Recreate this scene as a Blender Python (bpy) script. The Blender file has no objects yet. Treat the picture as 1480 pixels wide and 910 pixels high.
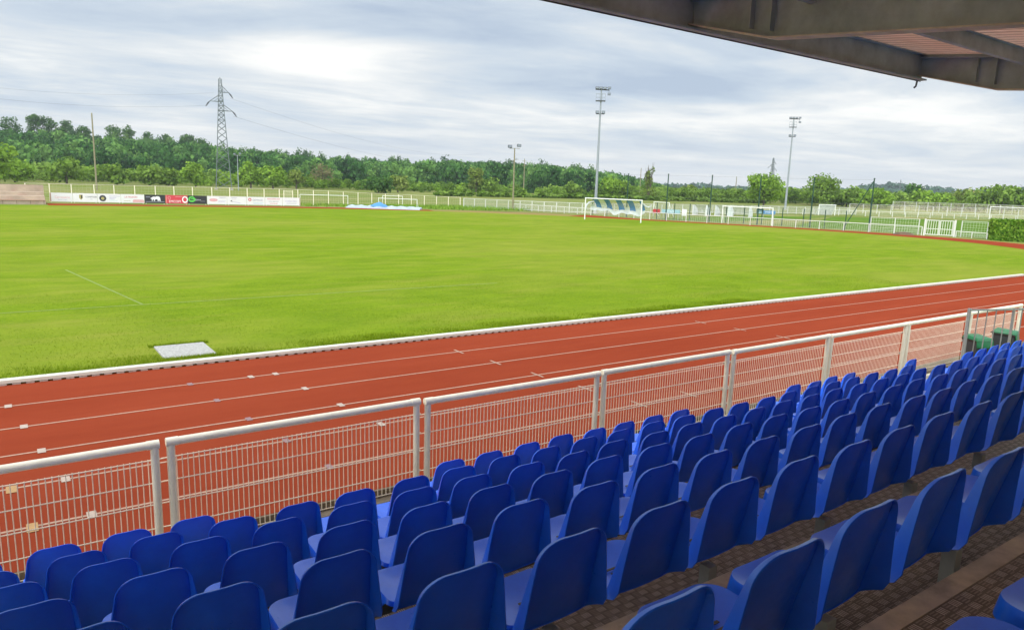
import bpy, bmesh, math, random
import numpy as np
from mathutils import Vector, Matrix
random.seed(7)
RNG = np.random.default_rng(11)
PI = math.pi
SC = bpy.context.scene
COL = SC.collection

# ------------------------------------------------------------------ surveyed ground coordinates (metres; X along the track, Y into the field)
AD_X = [(5.12, 101.8), (7.43, 101.43), (9.95, 101.03), (12.41, 100.64), (14.94, 100.24), (17.25, 99.87), (19.74, 99.47), (21.99, 99.11), (24.35, 98.74), (26.71, 98.36), (28.96, 98.01), (31.15, 97.66), (33.45, 97.29)]
FENCE_POSTS = [(2.84, 103.46, 2.15), (5.25, 103.79, 2.15), (7.52, 104.03, 2.15), (9.95, 104.23, 2.15), (12.14, 104.34, 2.15), (14.48, 104.41, 2.15), (16.87, 104.41, 2.15), (19.08, 104.36, 2.15), (21.33, 104.26, 2.15), (23.72, 104.08, 2.15), (25.97, 103.87, 2.15), (28.22, 103.59, 2.15), (30.41, 103.28, 2.15), (32.41, 102.95, 2.15), (34.8, 102.24, 2.15), (37.06, 102.28, 2.09), (39.29, 102.27, 2.04), (41.52, 102.2, 1.98), (43.75, 102.08, 1.93), (45.86, 101.91, 1.88), (47.97, 101.7, 1.83), (50.05, 101.45, 1.78), (52.05, 101.16, 1.74), (54.12, 100.82, 1.69), (56.07, 100.46, 1.65), (57.97, 100.07, 1.6), (59.86, 99.65, 1.56)]
HEDGE = [(79.03, 31.61), (80.92, 29.16)]
MOUND = [(76.99, 39.87), (78.18, 38.02)]
WF = [(59.06, 97.25), (60.84, 94.09), (63.42, 90.05), (66.95, 84.81), (71.36, 80.62)]
FARBARRIER = [(124.71, 82.01), (132.05, 79.44), (142.69, 72.96), (156.33, 66.39), (166.3, 61.09), (174.53, 56.22)]
FARFENCE = [(157.17, 91.77), (164.49, 84.67), (174.68, 74.76), (183.07, 67.17), (190.92, 59.59)]
FARFENCE3 = [(208.3, 108.8), (223.89, 99.48), (239.39, 87.84), (250.1, 78.06)]
GOALR = [(73.35, 59.27), (75.72, 53.79)]
GOALB = [(77.85, 75.29), (77.14, 71.66)]
GOALF = [(165.18, 66.33), (166.93, 61.79)]
GOALM = [(126.83, 80.09), (130.02, 78.74)]
GOAL430 = [(34.64, 101.77), (40.67, 98.97)]
GOAL547 = [(44.35, 96.28), (48.29, 92.11)]
GOAL553 = [(51.22, 109.62), (54.1, 108.23)]
MAT = [(39.11, 94.17), (47.25, 88.24)]
TARP = (42.72, 92.07)
DUG = [(88.86, 77.64), (89.0, 75.17), (91.78, 75.74), (91.85, 73.28), (95.56, 75.84), (96.16, 72.62)]
SIGNS = [(70.72, 67.85), (72.36, 66.84), (73.14, 65.23), (96.33, 70.71), (97.1, 69.66)]
MAST1 = (73.24, 82.75)
MAST2 = (154.01, 106.07)
LAMP740 = (63.28, 90.03)
LAMP341 = (50.58, 193.5)
PYLON = [(48.67, 200.17), (454.89, 326.61), (933.21, 481.27)]
POLES = [(16.44, 167.19), (158.3, 218.73), (204.46, 205.66), (235.96, 185.27)]
HOUSE = (478.75, 202.97)
RIDGE = [(-4.51, 2.469), (-1.57, 2.488), (0.52, 2.469), (2.74, 2.707), (5.45, 2.531), (8.32, 2.431), (11.35, 2.366), (14.06, 2.073), (17.37, 1.884), (19.82, 1.74), (22.33, 1.793), (25.41, 1.606), (28.54, 1.722), (31.72, 1.835), (34.92, 1.785), (38.13, 1.73), (40.8, 1.499), (43.45, 1.161), (45.04, 0.794), (46.63, 0.377), (47.95, -0.097), (48.74, -0.432)]
RIDGE2 = [(46.17, -0.47), (47.43, -0.063), (48.68, 0.339), (50.19, 0.388), (51.22, 0.013), (51.99, -0.316), (56.04, 0.127), (59.23, 0.381), (60.97, 0.675), (62.67, 0.774), (64.75, 0.697), (66.76, 0.578), (68.67, 0.551), (69.75, 0.76), (72.57, 0.719), (75.52, 0.569)]
RIDGETREES = [(9.23, 499.91), (19.95, 499.6), (26.52, 504.3), (36.09, 503.71), (44.81, 503.01), (59.83, 501.44), (67.14, 500.52), (79.83, 503.71), (89.78, 502.04), (100.66, 499.97), (108.93, 498.23)]
TREES = {'left0': (0.7, 215.0), 'b40': (8.04, 231.86), 'b100': (16.06, 235.45), 'b150': (28.61, 238.29), 'b215': (37.47, 241.11), 'b240': (42.93, 242.22), 't280': (49.03, 234.94), 't362': (63.6, 229.34), 't395': (69.14, 225.64), 't428': (78.86, 233.02), 'brown465': (92.36, 245.18), 'bush550': (92.88, 201.64), 'b575': (105.93, 215.36), 't690': (139.58, 221.73), 't690b': (143.08, 219.48), 'b830': (182.46, 218.94), 't885': (169.64, 183.64), 't897': (180.42, 189.98), 'dead938': (186.91, 183.6), 'b995': (217.02, 192.35), 't1105': (187.48, 136.65), 't1190': (221.75, 139.53), 'b1215': (232.63, 137.05), 'b1262': (230.2, 125.11), 't1320': (295.59, 146.72), 'b1345': (244.38, 114.8), 'b1400': (261.63, 113.03), 'b1450': (251.63, 97.89), 'b30': (4.43, 239.96)}
BARRIER = [(64.8, 92.0), (66.3, 84.2), (67.3, 76.0), (68.0, 69.0), (68.8, 63.6), (70.6, 59.6), (72.4, 55.9), (74.2, 52.0), (75.8, 48.0), (77.2, 43.9), (78.2, 40.4), (79.0, 37.9)]
BARRIER2 = [(80.55, 35.2), (80.7, 33.8), (80.6, 32.3)]
GATE = [(79.2, 37.75), (80.45, 35.35)]
TALLNET = [(69.9, 72.6), (69.9, 65.4), (72.9, 60.9), (75.1, 55.4), (77.8, 50.1), (78.4, 43.3)]
STAY = (77.9, 45.4)
GREENPOSTS = [(67.9, 77.3), (68.2, 74.6), (68.9, 71.5), (69.9, 67.0), (71.0, 65.0), (72.2, 63.5), (73.4, 61.6), (74.5, 59.6), (75.4, 57.6), (76.2, 55.6), (76.7, 53.1), (77.2, 50.6), (77.7, 48.2), (78.1, 45.9)]
WHITEFENCE2 = [(78.5, 43.2), (79.2, 40.9), (79.7, 38.6)]
WF2B = [(81.6, 35.2), (82.2, 33.0)]
WF_FAR = [(71.6, 80.9), (84.4, 84.4), (99.2, 85.0), (116.8, 84.6), (133.2, 83.8), (144.0, 82.6)]

# ------------------------------------------------------------------ materials
MATS = {}
def new_mat(name):
    m = bpy.data.materials.new(name); m.use_nodes = True
    nt = m.node_tree
    for n in list(nt.nodes): nt.nodes.remove(n)
    out = nt.nodes.new('ShaderNodeOutputMaterial')
    return m, nt, out
def N(nt, t, **kw):
    n = nt.nodes.new(t)
    for k, v in kw.items(): setattr(n, k, v)
    return n
def ramp(nt, stops, fac):
    r = N(nt, 'ShaderNodeValToRGB')
    el = r.color_ramp.elements
    while len(el) < len(stops): el.new(0.5)
    for e, (p, c) in zip(el, stops):
        e.position = p; e.color = (c[0], c[1], c[2], 1)
    nt.links.new(fac, r.inputs['Fac'])
    return r.outputs['Color']
def mathn(nt, op, a, b=None, c=None):
    n = N(nt, 'ShaderNodeMath', operation=op)
    for i, v in enumerate((a, b, c)):
        if v is None: continue
        if isinstance(v, (int, float)): n.inputs[i].default_value = v
        else: nt.links.new(v, n.inputs[i])
    return n.outputs[0]
def mixc(nt, fac, a, b, mode='MIX'):
    n = N(nt, 'ShaderNodeMix', data_type='RGBA', blend_type=mode)
    for key, v in ((0, fac), (6, a), (7, b)):
        if isinstance(v, (int, float)): n.inputs[key].default_value = v
        elif isinstance(v, (tuple, list)): n.inputs[key].default_value = (v[0], v[1], v[2], 1)
        else: nt.links.new(v, n.inputs[key])
    return n.outputs[2]
def coords(nt, scale=(1,1,1), kind='Object', rot=(0,0,0)):
    tc = N(nt, 'ShaderNodeTexCoord')
    mp = N(nt, 'ShaderNodeMapping'); mp.inputs['Scale'].default_value = scale; mp.inputs['Rotation'].default_value = rot
    nt.links.new(tc.outputs[kind], mp.inputs['Vector'])
    return mp.outputs['Vector']
def wcoords(nt, scale=(1,1,1), rot=(0,0,0)):
    g = N(nt, 'ShaderNodeNewGeometry')
    mp = N(nt, 'ShaderNodeMapping'); mp.inputs['Scale'].default_value = scale; mp.inputs['Rotation'].default_value = rot
    nt.links.new(g.outputs['Position'], mp.inputs['Vector'])
    return mp.outputs['Vector']
def noise(nt, vec, scale, detail=4, rough=.55, dist=0):
    n = N(nt, 'ShaderNodeTexNoise'); n.inputs['Scale'].default_value = scale; n.inputs['Detail'].default_value = detail
    n.inputs['Roughness'].default_value = rough; n.inputs['Distortion'].default_value = dist
    nt.links.new(vec, n.inputs['Vector'])
    return n.outputs['Fac']
def bump(nt, h, strength=.3, dist=.01):
    b = N(nt, 'ShaderNodeBump'); b.inputs['Strength'].default_value = strength; b.inputs['Distance'].default_value = dist
    nt.links.new(h, b.inputs['Height']); return b.outputs['Normal']
def principled(nt, out, base, rough=.5, metal=0.0, normal=None, spec=None, coat=0):
    p = N(nt, 'ShaderNodeBsdfPrincipled')
    if isinstance(base, (tuple, list)): p.inputs['Base Color'].default_value = (base[0], base[1], base[2], 1)
    else: nt.links.new(base, p.inputs['Base Color'])
    if isinstance(rough, (int, float)): p.inputs['Roughness'].default_value = rough
    else: nt.links.new(rough, p.inputs['Roughness'])
    p.inputs['Metallic'].default_value = metal
    if spec is not None: p.inputs['Specular IOR Level'].default_value = spec
    if coat: p.inputs['Coat Weight'].default_value = coat
    if normal is not None: nt.links.new(normal, p.inputs['Normal'])
    nt.links.new(p.outputs[0], out.inputs['Surface'])
    return p
def paint(name, c, rough=.45, metal=0.0, vary=.12, scale=6.0, spec=None, dirt=None):
    """a painted or plain surface with faint wear and mottling"""
    m, nt, out = new_mat(name)
    v = wcoords(nt)
    n1 = noise(nt, v, scale, 5, .65)
    lo = tuple(x*(1-vary*1.6) for x in c); hi = tuple(min(1, x*(1+vary)) for x in c)
    col = ramp(nt, [(.28, lo), (.72, hi)], n1)
    if dirt:
        n2 = noise(nt, v, scale*.31+.7, 6, .7)
        f = ramp(nt, [(.55, (0,0,0)), (.75, (1,1,1))], n2)
        col = mixc(nt, mathn(nt, 'MULTIPLY', f, dirt[1]), col, dirt[0])
    principled(nt, out, col, rough, metal, bump(nt, noise(nt, v, 90, 3), .06, .004), spec)
    MATS[name] = m
    return m

paint('white_paint', (.86,.80,.63), .38, vary=.06, dirt=((.42,.38,.28), .35))
paint('white_steel', (.66,.65,.60), .5, vary=.05)
paint('wire_cream', (.93,.82,.64), .45, vary=.05)
paint('white_goal', (.84,.83,.78), .4, vary=.04)
paint('galvanised', (.36,.37,.35), .42, .6, vary=.15, scale=14)
paint('grey_post', (.30,.33,.35), .5, .2, vary=.1)
paint('pylon_steel', (.14,.165,.165), .6, .2, vary=.12)
paint('dark_steel', (.06,.065,.07), .5, .2)
paint('green_post', (.010,.055,.03), .45)
paint('wood_pole', (.27,.24,.14), .8, vary=.25, scale=9)
paint('beam_steel', (.36,.45,.47), .62, .0, vary=.2, scale=3.0, dirt=((.24,.25,.22), .45))
paint('flange_edge_lit', (.58,.52,.42), .6, vary=.15, scale=5)  # paler than the beams: light on the lower flange, put into its colour
paint('roof_dark', (.10,.095,.085), .7, vary=.2, scale=3)
paint('seat_post', (.50,.50,.38), .5, vary=.12, dirt=((.2,.15,.1), .5))
paint('beam_rail', (.22,.18,.12), .55, .3, vary=.2)
paint('nosing_steel', (.55,.485,.34), .65, .0, vary=.18, scale=8, dirt=((.10,.07,.04), .5))
paint('concrete', (.42,.38,.31), .85, vary=.14, scale=3, dirt=((.25,.21,.16), .5))
paint('walk_brown', (.24,.19,.13), .85, vary=.2, scale=4)
paint('fence_wire', (.52,.50,.38), .5)
paint('slab_stone', (.38,.37,.34), .9, vary=.28, scale=22)
paint('pale_terrace', (.44,.34,.25), .85, vary=.16, scale=.9, dirt=((.47,.26,.2), .6))
paint('bin_body', (.030,.034,.036), .5, vary=.15, scale=12)
paint('bin_lid', (.004,.14,.045), .45, vary=.12)
paint('bin_rim', (.02,.016,.012), .5)
paint('tarp_blue', (.06,.24,.58), .5, vary=.15, scale=1.2)
paint('tarp_pale', (.40,.48,.52), .6, vary=.15, scale=.8)
paint('kerb_white', (.64,.62,.52), .5, vary=.06, scale=3, dirt=((.5,.47,.36), .45))
paint('kerb_foot_block', (.55,.50,.44), .7)  # plain tan colour of the kerb feet
paint('board_white', (.76,.73,.71), .5, vary=.03, scale=.8)
paint('board_black', (.022,.022,.024), .4)
paint('board_red', (.62,.045,.06), .45, vary=.06)
paint('ink_red', (.60,.07,.08), .5); paint('ink_pink', (.72,.38,.38), .5); paint('ink_grey', (.30,.31,.36), .5)
paint('ink_black', (.035,.035,.035), .5); paint('ink_green', (.10,.55,.06), .5); paint('ink_gold', (.42,.36,.10), .5)
paint('ink_white', (.84,.84,.82), .5); paint('ink_teal', (.45,.66,.66), .5); paint('ink_blue', (.10,.25,.45), .5); paint('ink_lilac', (.42,.38,.56), .5)
paint('sign_red', (.48,.035,.04), .5); paint('sign_teal', (.32,.52,.55), .5); paint('sign_navy', (.012,.05,.065), .5)
paint('house_wall', (.60,.50,.38), .85); paint('house_roof', (.42,.24,.15), .85); paint('glass_dark', (.03,.04,.05), .15)
paint('bark', (.12,.095,.07), .9, vary=.3, scale=3)
paint('earth', (.12,.075,.04), .95, vary=.3, scale=2)
paint('shelter_white', (.78,.78,.76), .35, vary=.04)
paint('floodlight_body', (.05,.06,.065), .45, .3); paint('lamp_glass', (.22,.25,.28), .12)
paint('line_white', (.42,.25,.17), .7, vary=.16, scale=18)
paint('tag_white', (.44,.34,.27), .7, vary=.1, scale=18); paint('tag_yellow', (.42,.24,.09), .7, vary=.12, scale=18); paint('tag_blue', (.26,.15,.15), .7, vary=.12, scale=18)
paint('pitch_chalk', (.172,.240,.030), .9, vary=.2, scale=4)
paint('cable', (.10,.11,.12), .6)

def seat_material():
    m, nt, out = new_mat('seat_blue')
    oi = N(nt, 'ShaderNodeObjectInfo')
    v = coords(nt)
    vo = N(nt, 'ShaderNodeVectorMath', operation='ADD')
    nt.links.new(v, vo.inputs[0])
    cmb = N(nt, 'ShaderNodeCombineXYZ'); nt.links.new(mathn(nt, 'MULTIPLY', oi.outputs['Random'], 40.0), cmb.inputs[0]); nt.links.new(cmb.outputs[0], vo.inputs[1])
    n1 = noise(nt, vo.outputs[0], 5, 6, .7)
    col = ramp(nt, [(.3, (.008,.130,.80)), (.7, (.014,.170,.92))], n1)
    hs = N(nt, 'ShaderNodeHueSaturation'); nt.links.new(col, hs.inputs['Color'])
    nt.links.new(mathn(nt, 'MULTIPLY_ADD', oi.outputs['Random'], .22, .89), hs.inputs['Value'])
    # dust and scuffs on the moulded plastic
    n2 = noise(nt, vo.outputs[0], 17, 8, .75)
    f = ramp(nt, [(.60, (0,0,0)), (.82, (.32,.32,.32))], n2)
    col = mixc(nt, f, hs.outputs['Color'], (.16,.19,.26))
    r = ramp(nt, [(.3, (.26,)*3), (.75, (.46,)*3)], n2)
    principled(nt, out, col, r, 0, bump(nt, noise(nt, vo.outputs[0], 420, 2), .05, .001), .6)
    MATS['seat_blue'] = m
seat_material()

def tread_material():
    """five-bar chequer plate, brown with dirt"""
    m, nt, out = new_mat('chequer_plate')
    g = N(nt, 'ShaderNodeNewGeometry'); sp = N(nt, 'ShaderNodeSeparateXYZ'); nt.links.new(g.outputs['Position'], sp.inputs[0])
    C = .050
    ux = mathn(nt, 'DIVIDE', sp.outputs[0], C); uy = mathn(nt, 'DIVIDE', sp.outputs[1], C)
    par = mathn(nt, 'FLOORED_MODULO', mathn(nt, 'ADD', mathn(nt, 'FLOOR', ux), mathn(nt, 'FLOOR', uy)), 2.0)
    fx = mathn(nt, 'FRACT', ux); fy = mathn(nt, 'FRACT', uy)
    def bars(a, b):
        s = mathn(nt, 'GREATER_THAN', mathn(nt, 'SINE', mathn(nt, 'MULTIPLY', a, 2*PI*4)), .0)
        e = mathn(nt, 'MULTIPLY', mathn(nt, 'GREATER_THAN', b, .14), mathn(nt, 'LESS_THAN', b, .86))
        return mathn(nt, 'MULTIPLY', s, e)
    h = N(nt, 'ShaderNodeMix', data_type='FLOAT'); nt.links.new(par, h.inputs[0]); nt.links.new(bars(fx, fy), h.inputs[2]); nt.links.new(mathn(nt, 'MULTIPLY', bars(fy, fx), .4), h.inputs[3])
    hh = h.outputs[0]
    v = wcoords(nt)
    n1 = noise(nt, v, 3.0, 7, .7); n2 = noise(nt, v, 40, 5, .7)
    base = ramp(nt, [(.25, (.10,.087,.056)), (.5, (.17,.148,.098)), (.8, (.27,.238,.168))], n1)
    worn = ramp(nt, [(.3, (.42,.375,.275)), (.7, (.74,.685,.55))], n2)
    col = mixc(nt, mathn(nt, 'MULTIPLY', hh, .85), base, worn)
    principled(nt, out, col, .62, .15, bump(nt, hh, .9, .004))
    MATS['chequer_plate'] = m
tread_material()

def track_material():
    m, nt, out = new_mat('track_red')
    v = wcoords(nt)
    big = noise(nt, wcoords(nt, (.12,.6,1)), 1.0, 5, .6)
    fine = noise(nt, v, 260, 3, .7)
    mid = noise(nt, wcoords(nt, (.8,3,1)), 1.3, 6, .65)
    col = ramp(nt, [(.3, (.202,.034,.017)), (.7, (.264,.050,.025))], big)
    col = mixc(nt, mathn(nt, 'MULTIPLY', ramp(nt, [(.4, (0,)*3), (.75, (1,)*3)], mid), .28), col, (.31,.065,.026))
    col = mixc(nt, .35, col, ramp(nt, [(.3, (.15,.020,.008)), (.7, (.36,.072,.028))], fine))
    spots = noise(nt, v, 7, 8, .8)
    col = mixc(nt, mathn(nt, 'MULTIPLY', ramp(nt, [(.68, (0,)*3), (.74, (1,)*3)], spots), .35), col, (.45,.24,.17))
    principled(nt, out, col, .85, 0, bump(nt, fine, .35, .004), .0)
    MATS['track_red'] = m
track_material()

def grass_material(name, cols, dry, dryamt, stripes=False):
    m, nt, out = new_mat(name)
    v = wcoords(nt)
    big = noise(nt, wcoords(nt, (.05,.09,1)), 1.0, 6, .62)
    mid = noise(nt, wcoords(nt, (.45,.75,1)), 1.0, 7, .7)
    fine = noise(nt, wcoords(nt, (9,9,1)), 1.0, 6, .75)
    col = ramp(nt, [(.30, cols[0]), (.52, cols[1]), (.74, cols[2])], mid)
    col = mixc(nt, .5, col, ramp(nt, [(.3, cols[0]), (.7, cols[2])], fine))
    d = mathn(nt, 'MULTIPLY', ramp(nt, [(.45, (0,)*3), (.72, (1,)*3)], big), dryamt)
    col = mixc(nt, d, col, dry)
    patch = noise(nt, wcoords(nt, (.22,.8,1)), 1.0, 6, .6)
    d2 = mathn(nt, 'MULTIPLY', ramp(nt, [(.50, (0,)*3), (.74, (1,)*3)], patch), dryamt*.8)
    col = mixc(nt, d2, col, dry)
    p = principled(nt, out, col, .9, 0, bump(nt, fine, .8, .03), .0)
    MATS[name] = m
    return m
grass_material('lawn', ((.084,.150,.010), (.146,.222,.014), (.216,.284,.020)), (.27,.258,.050), .56)
grass_material('meadow', ((.085,.135,.020), (.135,.180,.035), (.20,.225,.065)), (.31,.265,.13), .75)
grass_material('synthetic', ((.065,.135,.016), (.085,.165,.020), (.105,.185,.026)), (.17,.22,.05), .45)
grass_material('worn_ground', ((.20,.17,.05), (.24,.19,.065), (.28,.22,.08)), (.30,.17,.09), .6)
grass_material('verge', ((.15,.18,.03), (.20,.22,.05), (.26,.25,.08)), (.34,.27,.13), .6)

def leaf_material(name, dark, mid, light, trans=.25):
    m, nt, out = new_mat(name)
    v = wcoords(nt)
    n1 = noise(nt, v, .35, 3, .6); n2 = noise(nt, v, 2.2, 3, .7)
    at = N(nt, 'ShaderNodeAttribute', attribute_name='tint')
    f = mathn(nt, 'ADD', mathn(nt, 'MULTIPLY', n1, .45), mathn(nt, 'MULTIPLY', n2, .25))
    f = mathn(nt, 'ADD', f, mathn(nt, 'MULTIPLY', at.outputs['Fac'], .45))
    col = ramp(nt, [(.32, dark), (.56, mid), (.80, light)], f)
    d = N(nt, 'ShaderNodeBsdfDiffuse'); nt.links.new(col, d.inputs['Color'])
    t = N(nt, 'ShaderNodeBsdfTranslucent'); nt.links.new(col, t.inputs['Color'])
    mx = N(nt, 'ShaderNodeMixShader'); mx.inputs[0].default_value = trans
    nt.links.new(d.outputs[0], mx.inputs[1]); nt.links.new(t.outputs[0], mx.inputs[2]); nt.links.new(mx.outputs[0], out.inputs['Surface'])
    MATS[name] = m
leaf_material('leaf_bright', (0.088,0.166,0.018), (0.184,0.315,0.035), (0.298,0.438,0.061))
leaf_material('leaf_mid', (.070,.135,.016), (.150,.250,.034), (.250,.365,.070))
leaf_material('leaf_dark', (.026,.070,.018), (.062,.145,.032), (.140,.250,.055))
leaf_material('leaf_olive', (.095,.150,.022), (.175,.240,.042), (.270,.330,.085))
leaf_material('leaf_wood', (.018,.062,.014), (.058,.155,.034), (.170,.310,.070))
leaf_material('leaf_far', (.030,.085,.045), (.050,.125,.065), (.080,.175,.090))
leaf_material('leaf_hedge', (0.052,0.131,0.011), (0.131,0.263,0.025), (0.263,0.403,0.052))
leaf_material('leaf_bare', (.15,.135,.06), (.21,.19,.09), (.27,.25,.13))
leaf_material('grass_blade', (.110,.185,.006), (.180,.270,.010), (.270,.340,.022), .45)

def net_material(name, c, opacity):
    """knotted net: mostly holes between cords, so it is part see-through"""
    m, nt, out = new_mat(name)
    v = wcoords(nt)
    n1 = noise(nt, v, 2.5, 4, .6)
    d = N(nt, 'ShaderNodeBsdfDiffuse'); d.inputs['Color'].default_value = (c[0], c[1], c[2], 1)
    tr = N(nt, 'ShaderNodeBsdfTransparent')
    mx = N(nt, 'ShaderNodeMixShader')
    f = ramp(nt, [(.3, (opacity-.12,)*3), (.7, (opacity+.12,)*3)], n1)
    nt.links.new(f, mx.inputs[0]); nt.links.new(tr.outputs[0], mx.inputs[1]); nt.links.new(d.outputs[0], mx.inputs[2]); nt.links.new(mx.outputs[0], out.inputs['Surface'])
    MATS[name] = m
net_material('net_blue', (.03,.20,.55), .82); net_material('net_white', (.72,.74,.76), .7); net_material('net_clear', (.55,.52,.45), .25)
net_material('shelter_clear', (.62,.64,.62), .45)

def roof_material():
    m, nt, out = new_mat('roof_sheet')
    v = wcoords(nt)
    n1 = noise(nt, wcoords(nt, (.5,3,1)), 1.5, 6, .7)
    col = ramp(nt, [(.3, (.70,.53,.45)), (.6, (.78,.61,.52)), (.8, (.80,.66,.58))], n1)
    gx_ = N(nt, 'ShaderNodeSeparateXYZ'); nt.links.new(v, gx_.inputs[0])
    rib = mathn(nt, 'LESS_THAN', mathn(nt, 'FLOORED_MODULO', mathn(nt, 'ADD', gx_.outputs[0], 12.0), .20), .035)     # dark stripes: shading between the ribs, put into the sheet colour
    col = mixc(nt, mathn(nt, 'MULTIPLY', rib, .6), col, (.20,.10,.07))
    p = principled(nt, out, col, .6, 0, None)
    t = N(nt, 'ShaderNodeBsdfTranslucent'); nt.links.new(col, t.inputs['Color'])
    mx = N(nt, 'ShaderNodeMixShader'); mx.inputs[0].default_value = .55     # GRP sheets let some daylight through
    nt.links.new(p.outputs[0], mx.inputs[1]); nt.links.new(t.outputs[0], mx.inputs[2]); nt.links.new(mx.outputs[0], out.inputs['Surface'])
    MATS['roof_sheet'] = m
roof_material()

# ------------------------------------------------------------------ mesh helpers
class MB:
    def __init__(s): s.v = []; s.f = []; s.mi = []; s.cur = 0
    def add(s, verts, faces):
        o = len(s.v); s.v += [tuple(v) for v in verts]
        s.f += [tuple(i+o for i in f) for f in faces]; s.mi += [s.cur]*len(faces)
    def box(s, a, b):
        x0,y0,z0 = a; x1,y1,z1 = b
        s.add([(x0,y0,z0),(x1,y0,z0),(x1,y1,z0),(x0,y1,z0),(x0,y0,z1),(x1,y0,z1),(x1,y1,z1),(x0,y1,z1)],
              [(0,3,2,1),(4,5,6,7),(0,1,5,4),(1,2,6,5),(2,3,7,6),(3,0,4,7)])
    def bar(s, p, q, w, h=None, up=(0,0,1)):
        """rectangular bar from p to q"""
        p = Vector(p); q = Vector(q); h = h or w; d = (q-p).normalized(); u = Vector(up)
        if abs(d.dot(u)) > .98: u = Vector((1,0,0))
        r = d.cross(u).normalized(); u = r.cross(d).normalized()
        c = [(-1,-1),(1,-1),(1,1),(-1,1)]
        s.add([p+r*a*w/2+u*b*h/2 for a,b in c]+[q+r*a*w/2+u*b*h/2 for a,b in c],
              [(0,1,2,3),(7,6,5,4),(0,4,5,1),(1,5,6,2),(2,6,7,3),(3,7,4,0)])
    def tube(s, pts, rad, n=10, cap=True):
        pts = [Vector(p) for p in pts]
        rads = rad if isinstance(rad, (list, tuple)) else [rad]*len(pts)
        o = len(s.v); prev = None
        for i, p in enumerate(pts):
            a = pts[max(0, i-1)]; b = pts[min(len(pts)-1, i+1)]
            d = (b-a).normalized()
            if prev is None:
                u = Vector((0,0,1)) if abs(d.z) < .95 else Vector((1,0,0))
                r = d.cross(u).normalized()
            else: r = (prev-d*prev.dot(d)).normalized()
            prev = r; u = d.cross(r)
            for k in range(n):
                t = 2*PI*k/n; s.v.append(tuple(p+(r*math.cos(t)+u*math.sin(t))*rads[i]))
        for i in range(len(pts)-1):
            for k in range(n):
                k2 = (k+1) % n
                s.f.append((o+i*n+k, o+i*n+k2, o+(i+1)*n+k2, o+(i+1)*n+k)); s.mi.append(s.cur)
        if cap:
            s.f.append(tuple(o+k for k in reversed(range(n)))); s.mi.append(s.cur)
            s.f.append(tuple(o+(len(pts)-1)*n+k for k in range(n))); s.mi.append(s.cur)
    def prism(s, prof, axis0, axis1, ext, origin=(0,0,0)):
        """extrude a 2-D profile (in axis0/axis1) by the vector ext"""
        a0 = Vector(axis0); a1 = Vector(axis1); e = Vector(ext); o = Vector(origin); n = len(prof)
        lo = [o+a0*x+a1*y for x,y in prof]; hi = [p+e for p in lo]
        s.add(lo+hi, [tuple(range(n))[::-1], tuple(range(n, 2*n))]+[(i, (i+1)%n, n+(i+1)%n, n+i) for i in range(n)])
    def build(s, name, mats, parent=None, smooth=False, bevel=0, loc=None, fixn=True):
        me = bpy.data.meshes.new(name)
        me.from_pydata(s.v, [], s.f)
        for m in (mats if isinstance(mats, (list, tuple)) else [mats]): me.materials.append(MATS[m])
        if any(s.mi): me.polygons.foreach_set('material_index', s.mi)
        if fixn or bevel:
            bm = bmesh.new(); bm.from_mesh(me)
            if fixn: bmesh.ops.recalc_face_normals(bm, faces=bm.faces)
            if bevel: bmesh.ops.bevel(bm, geom=[e for e in bm.edges if e.is_manifold and e.calc_face_angle(0) > .5], offset=bevel, segments=2, affect='EDGES', profile=.6)
            bm.to_mesh(me); bm.free()
        if smooth:
            me.shade_smooth()
            try: me.set_sharp_from_angle(angle=math.radians(38))
            except Exception: pass
        return link(name, me, parent, loc)
def link(name, data, parent=None, loc=None):
    o = bpy.data.objects.new(name, data); COL.objects.link(o)
    if parent is not None: o.parent = parent
    if loc is not None: o.location = loc
    return o
def tag(o, label, cat, group=None):
    o['label'] = label; o['category'] = cat
    if group: o['group'] = group
    return o
def thing(name, label, cat, loc=(0,0,0), rz=0, group=None):
    o = bpy.data.objects.new(name, None); COL.objects.link(o); o.location = loc; o.rotation_euler = (0,0,rz)
    o.empty_display_size = .2
    return tag(o, label, cat, group)
def structure(o, kind='structure'): o['kind'] = kind; return o
def copy_tree(src, parent=None):
    c = src.copy(); COL.objects.link(c)
    if parent is not None: c.parent = parent
    for ch in list(src.children): copy_tree(ch, c)
    return c
def fast_mesh(name, V, F, mats, tint=None, parent=None, smooth=False):
    """V (n,3), F (m,k) numpy arrays"""
    me = bpy.data.meshes.new(name); k = F.shape[1]
    me.vertices.add(len(V)); me.vertices.foreach_set('co', V.astype(np.float32).ravel())
    me.loops.add(F.size); me.loops.foreach_set('vertex_index', F.astype(np.int32).ravel())
    me.polygons.add(len(F)); me.polygons.foreach_set('loop_start', (np.arange(len(F))*k).astype(np.int32))
    try: me.polygons.foreach_set('loop_total', np.full(len(F), k, np.int32))
    except Exception: pass
    me.materials.append(MATS[mats])
    if tint is not None:
        a = me.attributes.new('tint', 'FLOAT', 'FACE'); a.data.foreach_set('value', tint.astype(np.float32))
    me.update(calc_edges=True); me.validate()
    if smooth: me.shade_smooth()
    return link(name, me, parent)
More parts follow.
